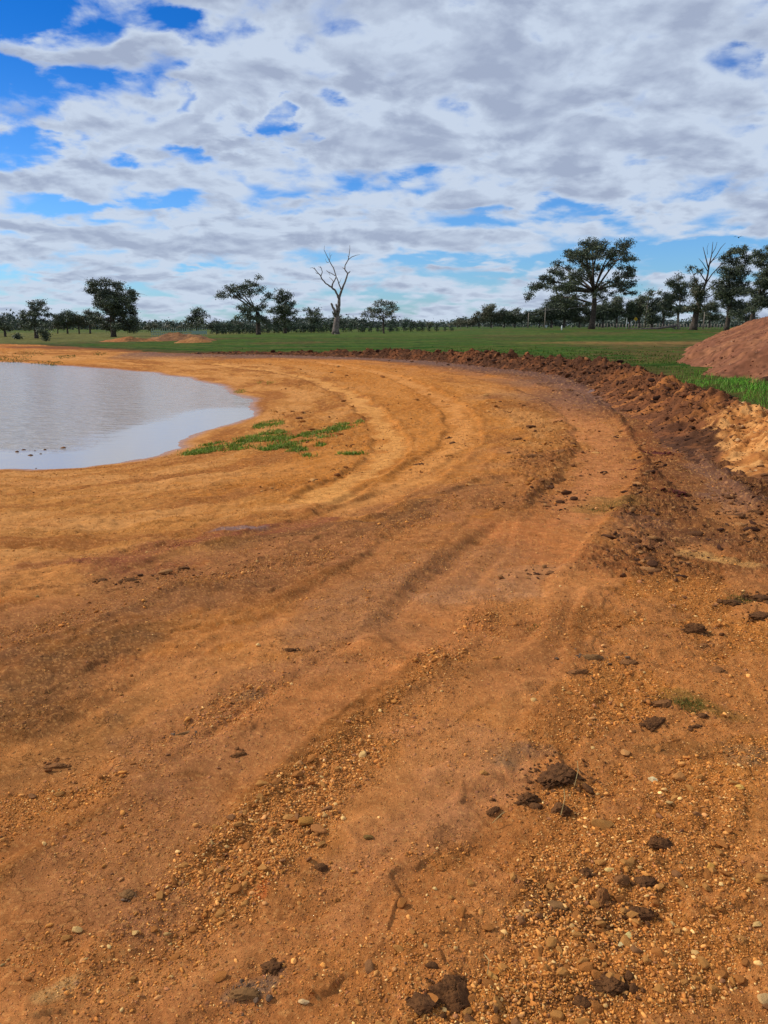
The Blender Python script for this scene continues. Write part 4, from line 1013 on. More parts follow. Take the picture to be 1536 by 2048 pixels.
def grasses():
    r = np.random.default_rng(15)
    G1 = [(84, 136, 38), (104, 160, 48), (124, 176, 58), (66, 110, 34), (138, 166, 82)]
    # tall grass between berm and mound
    n = 90000; y = r.uniform(10, 30, n); x = r.uniform(4, 16, n)
    df = poly_sd(x, y, FIELD, 10); dm = poly_sd(x, y, MOUND, 10)
    nn = fbm(x, y, .5, 3, .5, 701)
    edge = ss(-df, .9, 1.8) * ss(dm, -.15, .3) * (1 - ss(y + 1.5 * nn - .7 * (x - 7), 18.5, 23)) * ss(fbm(x, y, 1.6, 3, .6, 705), -.55, .1)
    k = (r.random(n) < edge); x, y = x[k], y[k]
    h = (.16 + .16 * ss(fbm(x, y, .7, 3, .5, 711), -.4, .5)) * r.uniform(.6, 1.25, len(x)) * (1 - .45 * ss(y, 14, 22))
    grass('tall_grass', x, y, h * .85, .009, G1, 'lush bright green grass between the berm and the red mound', 2, lean=.75)
    # tufts on the pond bank
    pt = [(540, 846, 28, 8), (520, 850, 16, 6), (440, 893, 70, 9), (395, 897, 30, 6), (520, 878, 58, 9), (548, 868, 28, 7), (600, 886, 60, 7), (640, 876, 40, 6), (690, 862, 26, 7), (665, 870, 30, 6), (715, 858, 14, 4),
          (560, 901, 40, 6), (592, 911, 22, 6), (545, 905, 30, 4), (619, 930, 20, 4), (700, 935, 30, 3), (480, 882, 20, 4), (450, 878, 50, 3), (540, 765, 8, 3), (518, 763, 8, 2), (480, 775, 14, 3), (640, 905, 12, 3)]
    x, y = in_patches(pt, 19000, r, -.38); k = ss(fbm(x, y, 1.9, 4, .7, 721), -.55, .15) > r.random(len(x)); x, y = x[k], y[k]
    h = .05 * r.uniform(.5, 1.4, len(x)); grass('bank_grass', x, y, h, .014, [(112, 142, 44), (138, 160, 58), (90, 118, 38), (160, 158, 86)], 'low green grass patches on the orange bank right of the pond', 3, lean=.7)
    # far bank tufts
    pt = [(20, 716, 40, 3), (90, 722, 34, 3), (60, 712, 30, 2), (130, 716, 24, 2), (95, 726, 20, 2), (200, 714, 14, 2)]
    x, y = in_patches(pt, 1300, r, -.35); grass('shore_grass', x, y, .05 * r.uniform(.5, 1.4, len(x)), .05, [(104, 116, 52), (88, 104, 42)], 'thin olive grass on the far bank at the left', 4, lean=.6)
    # weeds on the track
    pt = [(1385, 1418, 26, 12), (1360, 1410, 18, 6), (1215, 1012, 30, 9), (1190, 1018, 30, 5), (1070, 1245, 14, 6), (1500, 880, 20, 4), (1480, 1200, 30, 12)]
    x, y = in_patches(pt, 1500, r, 0.0); grass('track_weeds', x, y, .022 * r.uniform(.5, 1.5, len(x)), .003, [(98, 96, 40), (120, 112, 56), (80, 86, 34)], 'sparse seedlings coming up through the dirt track', 5, lean=.8)
    # short crop of the field
    n = 110000; d = 14 * np.exp(r.random(n) * np.log(62 / 14)); a = r.uniform(-34, 34, n) * np.pi / 180; x, y = d * np.sin(a), d * np.cos(a)
    df = poly_sd(x, y, FIELD, 10); dm = poly_sd(x, y, MOUND, 10)
    bare = np.exp(-((y - 60 - .25 * x) / 4.5) ** 2) * ss(x, 6, 20)
    k = (df < -1.1) & (dm > .2) & (r.random(n) > bare * .9) & (r.random(n) < ss(fbm(x * .2, y, .5, 3, .6, 731), -.6, .3) * ss(-df, 1, 5) * (1 - ss(d, 26, 58))); x, y, d = x[k], y[k], d[k]
    grass('field_crop', x, y, (.05 + .0006 * d) * r.uniform(.6, 1.3, len(x)), np.maximum(.012, d * .0011), [(66, 98, 32), (72, 102, 36), (60, 90, 30), (80, 98, 42)], 'short thin green crop covering the field', 6, lean=.5)
grasses()
# straw in the clump
def straw(pts, rad, label):
    v, f = tube_np([Vector(p) for p in pts], [rad] * len(pts), 5)
    o = link('straw', mesh_np('straw', v, f), m_straw); tag(o, label, 'straw')

# ------------------------------------------------------------------ trees
def tube_np(pts, rads, sides=6):
    P = [Vector(p) for p in pts]; V = []; Fq = []
    up = Vector((0.13, 1, 0.07)).normalized()
    for i, p in enumerate(P):
        t_ = (P[min(i + 1, len(P) - 1)] - P[max(i - 1, 0)])
        t_ = t_.normalized() if t_.length > 1e-9 else Vector((0, 0, 1))
        a = t_.cross(up); a = a.normalized() if a.length > 1e-6 else Vector((1, 0, 0)); b = t_.cross(a)
        for k in range(sides):
            an = 2 * math.pi * k / sides; V.append(p + (a * math.cos(an) + b * math.sin(an)) * rads[i])
    for i in range(len(P) - 1):
        for k in range(sides):
            k2 = (k + 1) % sides; Fq.append((i * sides + k, i * sides + k2, (i + 1) * sides + k2, (i + 1) * sides + k))
    n = len(V); V.append(P[0]); V.append(P[-1]); tri = []
    for k in range(sides):
        k2 = (k + 1) % sides; tri.append((n, k2, k)); tri.append((n + 1, (len(P) - 1) * sides + k, (len(P) - 1) * sides + k2))
    return np.array([v[:] for v in V]), [np.array(Fq), np.array(tri)]
def join(parts):
    V, Q, T, off = [], [], [], 0
    for v, (q, t_) in parts:
        V.append(v); Q.append(q + off); T.append(t_ + off); off += len(v)
    return np.vstack(V), [np.vstack(Q), np.vstack(T)]
m_bark = solid_earth('bark_grey_brown', (104, 92, 80), (66, 56, 50), .9, .8, 3, .05)
m_bark_pale = solid_earth('bark_pale', (176, 160, 138), (120, 106, 92), .9, .6, 3, .05)
m_dead = solid_earth('weathered_dead_wood', (150, 136, 124), (96, 84, 78), .9, .7, 3.0, .05)
m_straw = solid_earth('dry_straw', (200, 170, 110), (170, 138, 86), .8, .2, 60, .001)
m_leaf, t, p = new_mat('gum_leaves'); a_ = N(t, 'ShaderNodeAttribute'); a_.attribute_name = 'Col'
t.links.new(a_.outputs['Color'], p.inputs['Base Color']); p.inputs['Roughness'].default_value = .55; p.inputs['Specular IOR Level'].default_value = .35

def bent(p0, p1, r, amt=.10, n=6):
    L_ = (p1 - p0).length; m = (p0 + p1) * .5 + Vector((r.normal(), r.normal(), abs(r.normal()) * .6)) * L_ * amt; out = []
    for k in range(n + 1):
        t_ = k / n; out.append(p0 * (1 - t_) ** 2 + m * 2 * t_ * (1 - t_) + p1 * t_ * t_)
    return out
def leaf_mesh(name, centres, radii, leaf, r, tone, dens=1.0):
    """many little leaf sprays: twig-end clumps spread through each crown lobe, thickest on its upper shell"""
    P, C_ = [], []
    tn = np.array([lin(c) for c in tone])
    for c, rad in zip(centres, radii):
        nsub = max(5, int(1.25 * dens * (rad / leaf) ** 2))
        d = r.normal(size=(nsub, 3)); d /= np.linalg.norm(d, axis=1)[:, None]; d[:, 2] = d[:, 2] * .75 + .12
        sub = c + d * rad * (r.random((nsub, 1)) ** .45) * np.array([1, 1, .85])
        for sbc in sub:
            m = int(r.integers(14, 26)); s = leaf * r.uniform(.9, 1.7)
            q = sbc + r.normal(size=(m, 3)) * s * np.array([.85, .85, .55]); P.append(q)
            base = tn[r.integers(0, len(tn))] * r.uniform(.7, 1.25); C_.append(base[None] * r.uniform(.8, 1.2, (m, 1)))
    P = np.vstack(P); C_ = np.vstack(C_); n = len(P)
    u = r.normal(size=(n, 3)); u /= np.linalg.norm(u, axis=1)[:, None]; w = r.normal(size=(n, 3)); v = np.cross(u, w); v /= np.linalg.norm(v, axis=1)[:, None]
    sz = leaf * r.uniform(.35, .75, (n, 1)); u = u * sz; v = v * sz * .5
    V = np.stack([P - u, P + v * .9, P + u, P - v], 1).reshape(-1, 3); f = np.arange(n)[:, None] * 4 + np.array([[0, 1, 2, 3]])
    return mesh_np(name, V, f, np.repeat(C_, 4, 0), False)
DARK = [(82, 92, 64), (62, 70, 54), (106, 112, 80), (72, 80, 62)]
OLIVE = [(104, 104, 76), (120, 112, 86), (88, 92, 68)]
def gum(name, base, dist, blobs, label, trunk_w, seed, tone=DARK, forks=None, trunk_top=None, dens=1.0, mat=m_bark, group=None, leafpx=2.6, extra=None, cat='tree', deep=.7, grow=1.2, fill=1.1):
    """base = (px, py) of the foot, blobs = crown lobes (px, py, r) measured at the tree's distance"""
    r = np.random.default_rng(seed); x0, y0 = atd(base[0], dist); g = float(macro(np.array([x0]), np.array([y0]))[0])
    sc_ = dist / F / math.cos(0); 
    def loc(px, py, dy=0.0): return Vector(((px - base[0]) * sc_, dy, (base[1] - py) * sc_))
    root = empty(name, (x0, y0, g)); tag(root, label, cat, group)
    xs = [b[0] for b in blobs]; W_ = (max(xs) - min(xs)) * sc_ * .5 + .5
    if seed == 3: fill = 1.3
    mx_ = sum(b[0] for b in blobs) / len(blobs); my_ = sum(b[1] for b in blobs) / len(blobs); k_ = .92 if seed == 3 else .96
    if base[0] > 1280 and seed < 100: fill, grow, k_ = 1.7, 1.32, 1.0
    blobs = [(mx_ + (b[0] - mx_) * k_, my_ + (b[1] - my_) * k_ + (4 if seed == 3 else 1), b[2]) for b in blobs]
    extra_l = []
    for _ in range(int(len(blobs) * fill)):
        A_ = blobs[r.integers(len(blobs))]; nb_ = sorted(blobs, key=lambda q: (q[0] - A_[0]) ** 2 + (q[1] - A_[1]) ** 2)[1:6]
        if nb_:
            B_ = nb_[r.integers(len(nb_))]; t_ = r.uniform(.3, .7); extra_l.append((A_[0] * t_ + B_[0] * (1 - t_) + r.normal(), A_[1] * t_ + B_[1] * (1 - t_) + r.normal(), min(A_[2], B_[2]) * r.uniform(.65, .95)))
    blobs = list(blobs) + extra_l
    C = []; Rd = []
    cxm = sum(xs) / len(xs)
    for b in blobs:
        off = abs(b[0] - cxm) * sc_; lim = math.sqrt(max(W_ * W_ - off * off, .2)) * deep
        C.append(np.array(loc(b[0], b[1], r.uniform(-1, 1) * lim))); Rd.append(b[2] * sc_ * grow)
    bt = min(b[1] for b in blobs); tw = trunk_w * sc_ * .5
    tt = trunk_top or (base[0] + (cxm - base[0]) * .3, base[1] - (base[1] - bt) * .42)
    fork = loc(*tt)
    parts = []
    tp = bent(Vector((0, 0, -.3)), fork, r, .03, 6); parts.append(tube_np(tp, [tw * (1.35, 1.05, .95, .9, .85, .8, .72)[i] for i in range(7)], 9))
    # main limbs to the biggest lobes, side limbs hang off them
    order = sorted(range(len(C)), key=lambda i: -Rd[i]); mains = []
    for q, i in enumerate(order):
        c = Vector(C[i])
        if q < max(3, len(C) // 4):
            start = tp[-1] if q % 2 == 0 or c.z > fork.z * 1.1 else tp[4]
            pts = bent(start, c, r, .12); parts.append(tube_np(pts, [tw * .42 * (1 - .12 * k) for k in range(7)], 6)); mains.append(pts)
        else:
            cand = min(((p_ - c).length + (8 if p_.z > c.z + 1 else 0), mi, pi_) for mi, ml in enumerate(mains) for pi_, p_ in enumerate(ml))
            start = mains[cand[1]][cand[2]]; pts = bent(start, c, r, .12); parts.append(tube_np(pts, [max(tw * .20 * (1 - .12 * k), .03) for k in range(7)], 5)); mains.append(pts)
        for k in range(3):
            e = c + Vector((r.normal(), r.normal(), r.normal() * .6 + .3)) * Rd[i] * .75
            parts.append(tube_np(bent(c, e, r, .1, 3), [max(tw * .14, .03), max(tw * .1, .025), .02, .015], 4))
    for ex in (extra or []):
        pts = [loc(a, b, 0) for a, b, _ in ex]; parts.append(tube_np(pts, [c_ * sc_ for _, _, c_ in ex], 6))
    v, f = join(parts); link('trunk', mesh_np('trunk', v, f), mat, root)
    link('crown', leaf_mesh('crown', C, Rd, leafpx * sc_, r, tone, dens), m_leaf, root)
    return root
def rowdist(py, px): 
    x, y, g = ground_hit(px, py); return y

gum('gum_tree', (1182, 659), 225, [(1168, 497, 17), (1195, 493, 9), (1148, 507, 15), (1221, 503, 15), (1244, 511, 11), (1252, 524, 8), (1195, 517, 15), (1137, 528, 13), (1111, 544, 11), (1121, 528, 9),
    (1252, 554, 13), (1256, 575, 11), (1232, 562, 9), (1217, 583, 9), (1172, 532, 9), (1127, 558, 13), (1125, 581, 17), (1123, 597, 13), (1148, 569, 11), (1084, 562, 10), (1078, 574, 8), (1060, 577, 8), (1051, 593, 7), (1046, 602, 4),
    (1100, 583, 10), (1259, 593, 5), (1190, 556, 7), (1166, 597, 8), (1209, 600, 7), (1238, 590, 7), (1155, 540, 8), (1225, 530, 9), (1140, 600, 9), (1180, 510, 10), (1160, 520, 9), (1208, 535, 8), (1195, 545, 7), (1150, 556, 8), (1110, 565, 9), (1235, 545, 7), (1140, 620, 8), (1190, 572, 5), (1180, 612, 6)],
    'tallest spreading gum tree with a wide layered crown at the right of the field', 11, 3, trunk_top=(1184, 590), dens=1.1, mat=m_bark, leafpx=2.8)
gum('gum_tree', (227, 673), 165, [(190, 582, 12), (205, 572, 11), (225, 571, 12), (243, 574, 10), (265, 588, 10), (272, 600, 6), (210, 592, 15), (235, 596, 18), (258, 610, 15), (200, 612, 12), (222, 620, 18), (246, 630, 18),
    (267, 625, 10), (270, 645, 12), (203, 640, 13), (191, 630, 7), (232, 648, 16), (256, 658, 12), (275, 658, 7), (206, 655, 8), (218, 660, 7)], 'dense round gum tree with foliage almost to the ground, left of the red bank', 10, 4, trunk_top=(226, 630), dens=1.25)
gum('gum_tree', (72, 673), 150, [(62, 607, 8), (75, 603, 8), (87, 607, 5), (66, 620, 9), (78, 628, 10), (50, 627, 8), (44, 624, 5), (60, 640, 12), (80, 641, 11), (98, 628, 7), (105, 627, 4), (48, 650, 8), (92, 650, 8), (70, 652, 9)],
    'slim gum tree with a narrow top at the left behind the pond', 8, 5, dens=1.1)
gum('leaning_shrub', (92, 684), 118, [(87, 652, 6), (85, 662, 8), (92, 668, 7), (88, 674, 6), (93, 680, 4)], 'dark bushy shrub hanging in front of the slim gum tree', 3, 6, dens=1.2, cat='shrub')
gum('gum_tree', (10, 668), 170, [(12, 632, 6), (4, 640, 7), (22, 645, 7), (12, 652, 8), (27, 650, 4), (0, 650, 8), (-12, 640, 8)], 'small gum tree cut by the left edge of the picture', 5, 7)
gum('shrub', (33, 670), 140, [(33, 662, 5), (31, 665, 4), (36, 666, 3)], 'small round bush between the left edge tree and the slim gum tree', 2, 8, cat='shrub')
gum('gum_tree', (395, 664), 190, [(388, 618, 6), (399, 617, 7), (409, 622, 5), (416, 627, 4), (380, 632, 6), (373, 640, 4), (395, 630, 9), (408, 635, 7), (388, 643, 8), (400, 647, 8), (383, 652, 5)], 'gum tree standing over the right end of the pale green yard', 5, 9)
gum('gum_tree', (434, 664), 215, [(420, 648, 7), (433, 644, 8), (446, 649, 7), (430, 653, 8), (442, 655, 6), (452, 655, 4)], 'low rounded gum tree right of the pale green yard', 4, 10)
gum('gum_tree', (517, 671), 145, [(445, 595, 8), (439, 599, 5), (464, 584, 11), (485, 584, 10), (476, 598, 8), (500, 569, 6), (519, 561, 6), (511, 575, 8), (506, 594, 9), (524, 584, 7), (503, 624, 14), (516, 640, 12), (497, 640, 9), (527, 618, 7), (540, 598, 8), (486, 640, 7), (530, 645, 9)],
    'gnarled gum tree with a long limb reaching left, left of the bare dead tree', 9, 11, trunk_top=(516, 628), extra=[[(505, 622, 2), (490, 610, 1.6), (478, 602, 1.2), (468, 592, .9)]])
gum('gum_tree', (570, 664), 160, [(563, 584, 8), (577, 592, 10), (557, 598, 10), (573, 611, 12), (544, 622, 9), (566, 626, 12), (582, 627, 9), (590, 638, 6), (552, 640, 12), (573, 645, 11), (592, 622, 4), (586, 606, 6)], 'upright gum tree crowding the right side of the gnarled one', 7, 12)
gum('gum_tree', (627, 659), 230, [(619, 618, 5), (634, 618, 5), (610, 618, 3), (625, 625, 6), (640, 628, 5), (619, 636, 6), (631, 638, 7), (644, 636, 4), (625, 645, 6), (634, 648, 5)], 'small three lobed gum tree just left of the bare dead tree', 4, 13, leafpx=2)
gum('gum_tree', (768, 667), 150, [(768, 608, 8), (755, 612, 8), (784, 612, 7), (740, 622, 8), (729, 632, 7), (757, 625, 9), (779, 627, 9), (766, 636, 7), (795, 618, 4), (744, 634, 6), (785, 636, 5)], 'low umbrella shaped gum tree alone in the centre distance', 4, 14, trunk_top=(767, 645), dens=.75, tone=OLIVE + DARK, leafpx=2.2)
# right hand group
gum('gum_tree', (1303, 658), 235, [(1297, 591, 7), (1309, 590, 5), (1300, 608, 10), (1311, 622, 10), (1295, 632, 9), (1288, 600, 5), (1315, 640, 8), (1300, 645, 8)], 'slender dark gum tree right behind the leaning pole', 5, 15)
gum('gum_tree', (1357, 659), 215, [(1333, 570, 7), (1352, 562, 8), (1345, 580, 11), (1364, 577, 8), (1334, 598, 12), (1358, 600, 11), (1340, 622, 11), (1362, 620, 10), (1328, 612, 7)], 'gum tree with a pale trunk behind the fallen log', 5, 16, mat=m_bark_pale)
gum('dying_gum_tree', (1386, 660), 190, [(1373, 545, 7), (1384, 550, 6), (1380, 565, 7), (1391, 580, 10), (1377, 590, 9), (1396, 600, 11), (1380, 612, 9), (1401, 620, 9), (1370, 622, 7)], 'half dead gum tree with a tall bare top and a thick grey trunk', 13, 17, trunk_top=(1392, 608), dens=.8, tone=OLIVE + DARK,
    extra=[[(1392, 608, 3), (1400, 580, 2.2), (1404, 558, 1.8), (1405, 540, 1.4), (1408, 520, .9), (1408, 497, .4)], [(1404, 545, 1.3), (1397, 525, .9), (1390, 506, .4)], [(1405, 538, 1.2), (1418, 520, .8), (1424, 508, .6), (1432, 499, .3)],
           [(1401, 575, 1.4), (1412, 556, 1), (1426, 540, .8), (1440, 530, .4)], [(1402, 570, 1.2), (1388, 552, .9), (1372, 540, .5)], [(1408, 520, .7), (1414, 508, .5), (1416, 497, .3)], [(1403, 550, .9), (1392, 535, .6), (1384, 527, .3)],
           [(1398, 590, 1.3), (1420, 575, .9), (1440, 562, .7), (1462, 556, .3)], [(1394, 600, 1.5), (1410, 598, 1), (1424, 590, .6)], [(1400, 520, .4), (1398, 508, .3), (1400, 500, .2)], [(1412, 530, .5), (1420, 525, .3), (1427, 524, .2)]])
gum('gum_tree', (1452, 662), 180, [(1450, 515, 8), (1464, 512, 7), (1440, 525, 8), (1475, 528, 8), (1458, 534, 13), (1440, 550, 13), (1475, 553, 13), (1434, 578, 14), (1460, 578, 15), (1481, 590, 11), (1445, 608, 13), (1470, 616, 13), (1428, 600, 8), (1455, 630, 11)], 'tall dense gum tree behind the left shoulder of the red mound', 9, 18, dens=1.15)
gum('gum_tree', (1500, 664), 165, [(1500, 515, 7), (1515, 511, 8), (1530, 520, 8), (1505, 535, 11), (1525, 540, 12), (1510, 560, 13), (1530, 575, 15), (1505, 590, 13), (1525, 608, 15), (1500, 622, 11), (1552, 540, 15), (1555, 580, 16), (1545, 510, 8), (1548, 615, 14)], 'tall gum tree above the red mound at the right edge', 9, 19, dens=1.15)

# background trees: individuals built from random lobes
BACKS = [(915, 656, 22, 30), (935, 656, 26, 30), (958, 656, 38, 28), (982, 656, 34, 34), (1008, 656, 36, 34), (1030, 656, 36, 36), (1055, 657, 34, 34), (1078, 657, 32, 36), (1102, 657, 46, 40), (1128, 657, 52, 44), (1158, 658, 46, 44),
         (1205, 658, 46, 42), (1232, 658, 48, 40), (1258, 658, 52, 34), (1278, 657, 60, 34), (1325, 658, 50, 34), (1418, 660, 52, 34), (1490, 660, 60, 36), (860, 656, 12, 10), (706, 656, 14, 18),
         (115, 664, 34, 28), (135, 664, 40, 32), (158, 664, 38, 34), (180, 664, 44, 24), (302, 662, 26, 26), (338, 662, 16, 24), (362, 662, 16, 20), (462, 662, 18, 14), (472, 662, 24, 18), (540, 660, 26, 30), (600, 660, 22, 26),
         (655, 657, 20, 24), (680, 657, 26, 28), (735, 657, 20, 28), (800, 657, 22, 30), (826, 657, 18, 28), (-20, 665, 40, 34)]
ORD = 'first second third fourth fifth sixth seventh eighth ninth tenth eleventh twelfth thirteenth fourteenth fifteenth sixteenth seventeenth eighteenth nineteenth twentieth'.split()
_cnt = {}
BACKS.sort()
def backs():
    r = np.random.default_rng(77)
    where = ['far tree behind the field at the right of the dead tree', 'far tree along the road beyond the field', 'far tree in the background row behind the left pond bank', 'far tree behind the pale green yard', 'far tree behind the sapling row in the centre']
    for q, (px, py, hp, wp) in enumerate(BACKS):
        if px in (462, 600, 655, 735, 800): continue
        hp *= r.uniform(.7, 1.25); wp *= r.uniform(.8, 1.15)
        dist = 330 if px > 880 else 300 if px > 440 else 260
        if 40 < px < 200: dist = 230
        if px > 960: hp *= 1.18
        wp *= 1.12
        bl = []
        nb = 5 + int(wp * hp / 160)
        for k in range(nb):
            u = r.uniform(-1, 1); vv = r.uniform(.30, .86); vv = .3 + (vv - .3) * (1 - .45 * u * u); rad = r.uniform(.14, .24) * min(hp, wp * 1.1)
            bl.append((px + u * wp * .42, py - hp * vv, max(rad, 2.2)))
        bl.append((px + r.uniform(-.1, .1) * wp, py - hp * .86, min(hp, wp) * .17))
        tone = OLIVE if px in (915, 935, 958, 982, 302, 338, 362) else DARK if r.random() < .7 else OLIVE + DARK
        grp = where[1] if px > 880 else where[2] if px < 200 else where[3] if px < 480 else where[4]
        lab = {915: 'leftmost olive tree of the far row right of centre', 302: 'thin pale far tree between the round gum and the green yard', 860: 'tiny lone tree on the horizon in the centre'}.get(px, grp)
        if lab == grp:
            nn_ = _cnt.get(grp, 0); _cnt[grp] = nn_ + 1
            lab = ORD[nn_] + ' from the left, ' + grp
        gum('far_tree', (px, py), dist, bl, lab, max(2.0, hp * .07), 900 + q, tone=tone, group=grp.replace('far tree', 'far trees'), leafpx=2.2, dens=.9, grow=1.1, fill=.2)
backs()
def far_wood():
    r = np.random.default_rng(88); C, Rd = [], []
    for k in range(420):
        az = r.uniform(-40, 40) * np.pi / 180; d = r.uniform(420, 620); x, y = d * math.sin(az), d * math.cos(az)
        px = 768 + F * x / y
        hh = 4.2 + 1.8 * math.sin(px * .041) + 2.2 * math.sin(px * .013) + r.uniform(-1, 2) 
        if 470 < px < 520: hh *= .6
        if 815 < px < 900: hh *= .45
        g = float(macro(np.array([x]), np.array([y]))[0])
        for q in range(3):
            C.append(np.array([x + r.normal() * 3, y + r.normal() * 4, g + r.uniform(.15, .75) * hh])); Rd.append(r.uniform(1.6, 2.8))
    o = link('far_woodland', leaf_mesh('far_woodland', C, Rd, 1.3, r, [(84, 94, 78), (96, 102, 84), (76, 86, 76)], 1.2), m_leaf)  # paler leaf tones, distance haze put into the colour
    tag(o, 'low dark line of woodland along the horizon', 'woodland', kind='stuff')
far_wood()

# row of saplings along the far side of the field
def saplings():
    r = np.random.default_rng(31); protos = []
    for k in range(5):
        C, Rd = [], []
        for q in range(5): C.append(np.array([r.normal() * .22, r.normal() * .22, .35 + q * .26])); Rd.append(.42 - q * .045)
        crown = leaf_mesh('crown', C, Rd, .16, r, [(44, 62, 36), (54, 74, 42), (38, 52, 34)], .8); crown.materials.append(m_leaf)
        v, f = tube_np([(0, 0, -.1), (0.02, 0, .5), (0, .02, 1.2)], [.05, .04, .02], 5); tr = mesh_np('stem', v, f); tr.materials.append(m_bark)
        protos.append((crown, tr))
    xs = list(np.arange(432, 662, 6.0)) + list(np.arange(690, 900, 13)) + [690 + 40, 775, 782]
    for px in xs:
        px = px + r.normal() * 1.5; dist = 175 + r.normal() * 3
        x, y = atd(px, dist); g = gz(x, y); s = r.uniform(.75, 1.35) * (1.1 if px < 665 else .95)
        root = empty('sapling', (x, y, g)); root.scale = (s, s, s); root.rotation_euler = (0, 0, r.uniform(0, 6.28))
        lab = 'young dark green sapling in the planted row behind the left half of the field' if px < 665 else 'young sapling in the spaced row right of the dead tree'
        tag(root, lab, 'sapling', 'saplings planted left of the dead tree' if px < 665 else 'saplings planted right of the dead tree')
        cr, tr = protos[r.integers(0, 5)]
        link('crown', cr, None, root); link('stem', tr, None, root)
saplings()

# bare dead tree
def dead_tree():
    base = (671, 670); dist = 141.0; x0, y0 = atd(base[0], dist); g = gz(x0, y0); sc_ = dist / F
    root = empty('dead_tree', (x0, y0, g)); tag(root, 'bare silvery dead tree with two tall bent limbs in the middle of the field', 'dead tree')
    r = np.random.default_rng(5); rl = random.Random(3)
    def br(pts, dy0=0, dy1=0, sides=7, wob=.0):
        n = len(pts); P = [Vector(((a - base[0]) * sc_, dy0 + (dy1 - dy0) * i / (n - 1), (base[1] - b) * sc_)) for i, (a, b, c) in enumerate(pts)]
        rad = [c * sc_ for _, _, c in pts]; Q, Rq = [], []
        for i in range(n - 1):
            for k in range(3):
                t_ = k / 3; j = Vector((r.normal(), r.normal(), r.normal())) * rad[i] * .18 * (k > 0)
                Q.append(P[i].lerp(P[i + 1], t_) + j); Rq.append((rad[i] * (1 - t_) + rad[i + 1] * t_) * r.uniform(.93, 1.07))
        Q.append(P[-1]); Rq.append(rad[-1]); return tube_np(Q, Rq, sides)
    trunk = [br([(670, 673, 9.0), (671, 667, 7.6), (673, 655, 6.4), (674, 642, 5.6), (675, 630, 4.6), (677, 620, 3.6), (679, 605, 2.6), (682, 593, 2.2), (685, 585, 2.0)], sides=12),
             br([(675, 645, 4.0), (676, 632, 3.4), (677, 622, 2.6)], .3, .2)]
    v, f = join(trunk); 
    v = v * (1 + 0); link('trunk', mesh_np('trunk', v, f), m_dead, root)
    limbs = [
     ('limb', [[(685, 586, 2.0), (690, 574, 1.7), (694, 563, 1.5), (696, 557, 1.3), (690, 548, 1.1), (691, 541, 1.0), (697, 531, .9), (699, 520, .7), (700, 512, .5), (700, 504, .25)], [(698, 531, .7), (704, 526, .6), (711, 523, .5), (719, 521, .2)], [(696, 557, 1.2), (699, 554, 1.0), (700, 552, .8)], [(690, 548, .9), (687, 546, .6), (685, 545, .4)], [(698, 526, .5), (696, 524, .3), (695, 523, .2)]], 0, 1.2),
     ('limb', [[(679, 607, 2.2), (676, 596, 2.0), (672, 588, 1.9), (666, 583, 1.7), (660, 579, 1.4), (653, 574, 1.2), (647, 567, 1.1), (644, 560, 1.0), (639, 555, .8), (634, 549, .7), (630, 547, .4), (625, 548, .2)], [(645, 561, .8), (648, 554, .7), (646, 547, .5), (645, 545, .4)], [(641, 557, .6), (637, 557, .4), (636, 555, .3)], [(646, 567, .4), (638, 567, .25), (630, 568, .12)], [(646, 547, .4), (642, 545, .3)], [(634, 549, .4), (634, 546, .2)]], 0, -1.5),
     ('limb', [[(666, 583, 1.6), (667, 576, 1.4), (671, 569, 1.2), (674, 563, 1.1), (671, 553, 1.0), (668, 545, .9), (663, 537, .8), (659, 529, .7), (654, 519, .5), (651, 513, .4), (652, 505, .2)], [(661, 535, .6), (663, 527, .5), (662, 521, .3), (662, 517, .15)], [(663, 526, .4), (666, 521, .2)], [(660, 537, .5), (656, 536, .4), (653, 529, .2)], [(672, 561, .8), (666, 557, .7), (659, 554, .6), (656, 552, .5), (655, 550, .4)], [(668, 571, .7), (665, 567, .6), (660, 563, .4)], [(660, 555, .4), (662, 560, .2)], [(669, 546, .4), (670, 544, .2)]], -.4, .8),
     ('limb', [[(684, 587, 1.3), (680, 579, 1.1), (678, 572, 1.0), (675, 564, .9)], [(679, 575, .5), (682, 570, .3), (684, 565, .12)]], 0, .2),
     ('broken_stub', [[(673, 632, 3.0), (669, 622, 2.4), (664, 612, 1.7)]], -.5, -.9), ('broken_stub', [[(676, 626, 2.4), (674, 617, 1.7), (673, 613, 1.3)]], -.6, -.7), ('broken_stub', [[(670, 637, 2.2), (667, 630, 1.4), (666, 627, .8)]], -.4, -.8)]
    for nm, ps, d0, d1 in limbs:
        v, f = join([br(p_, d0, d1) for p_ in ps]); link(nm, mesh_np(nm, v, f), m_dead, root)
dead_tree()

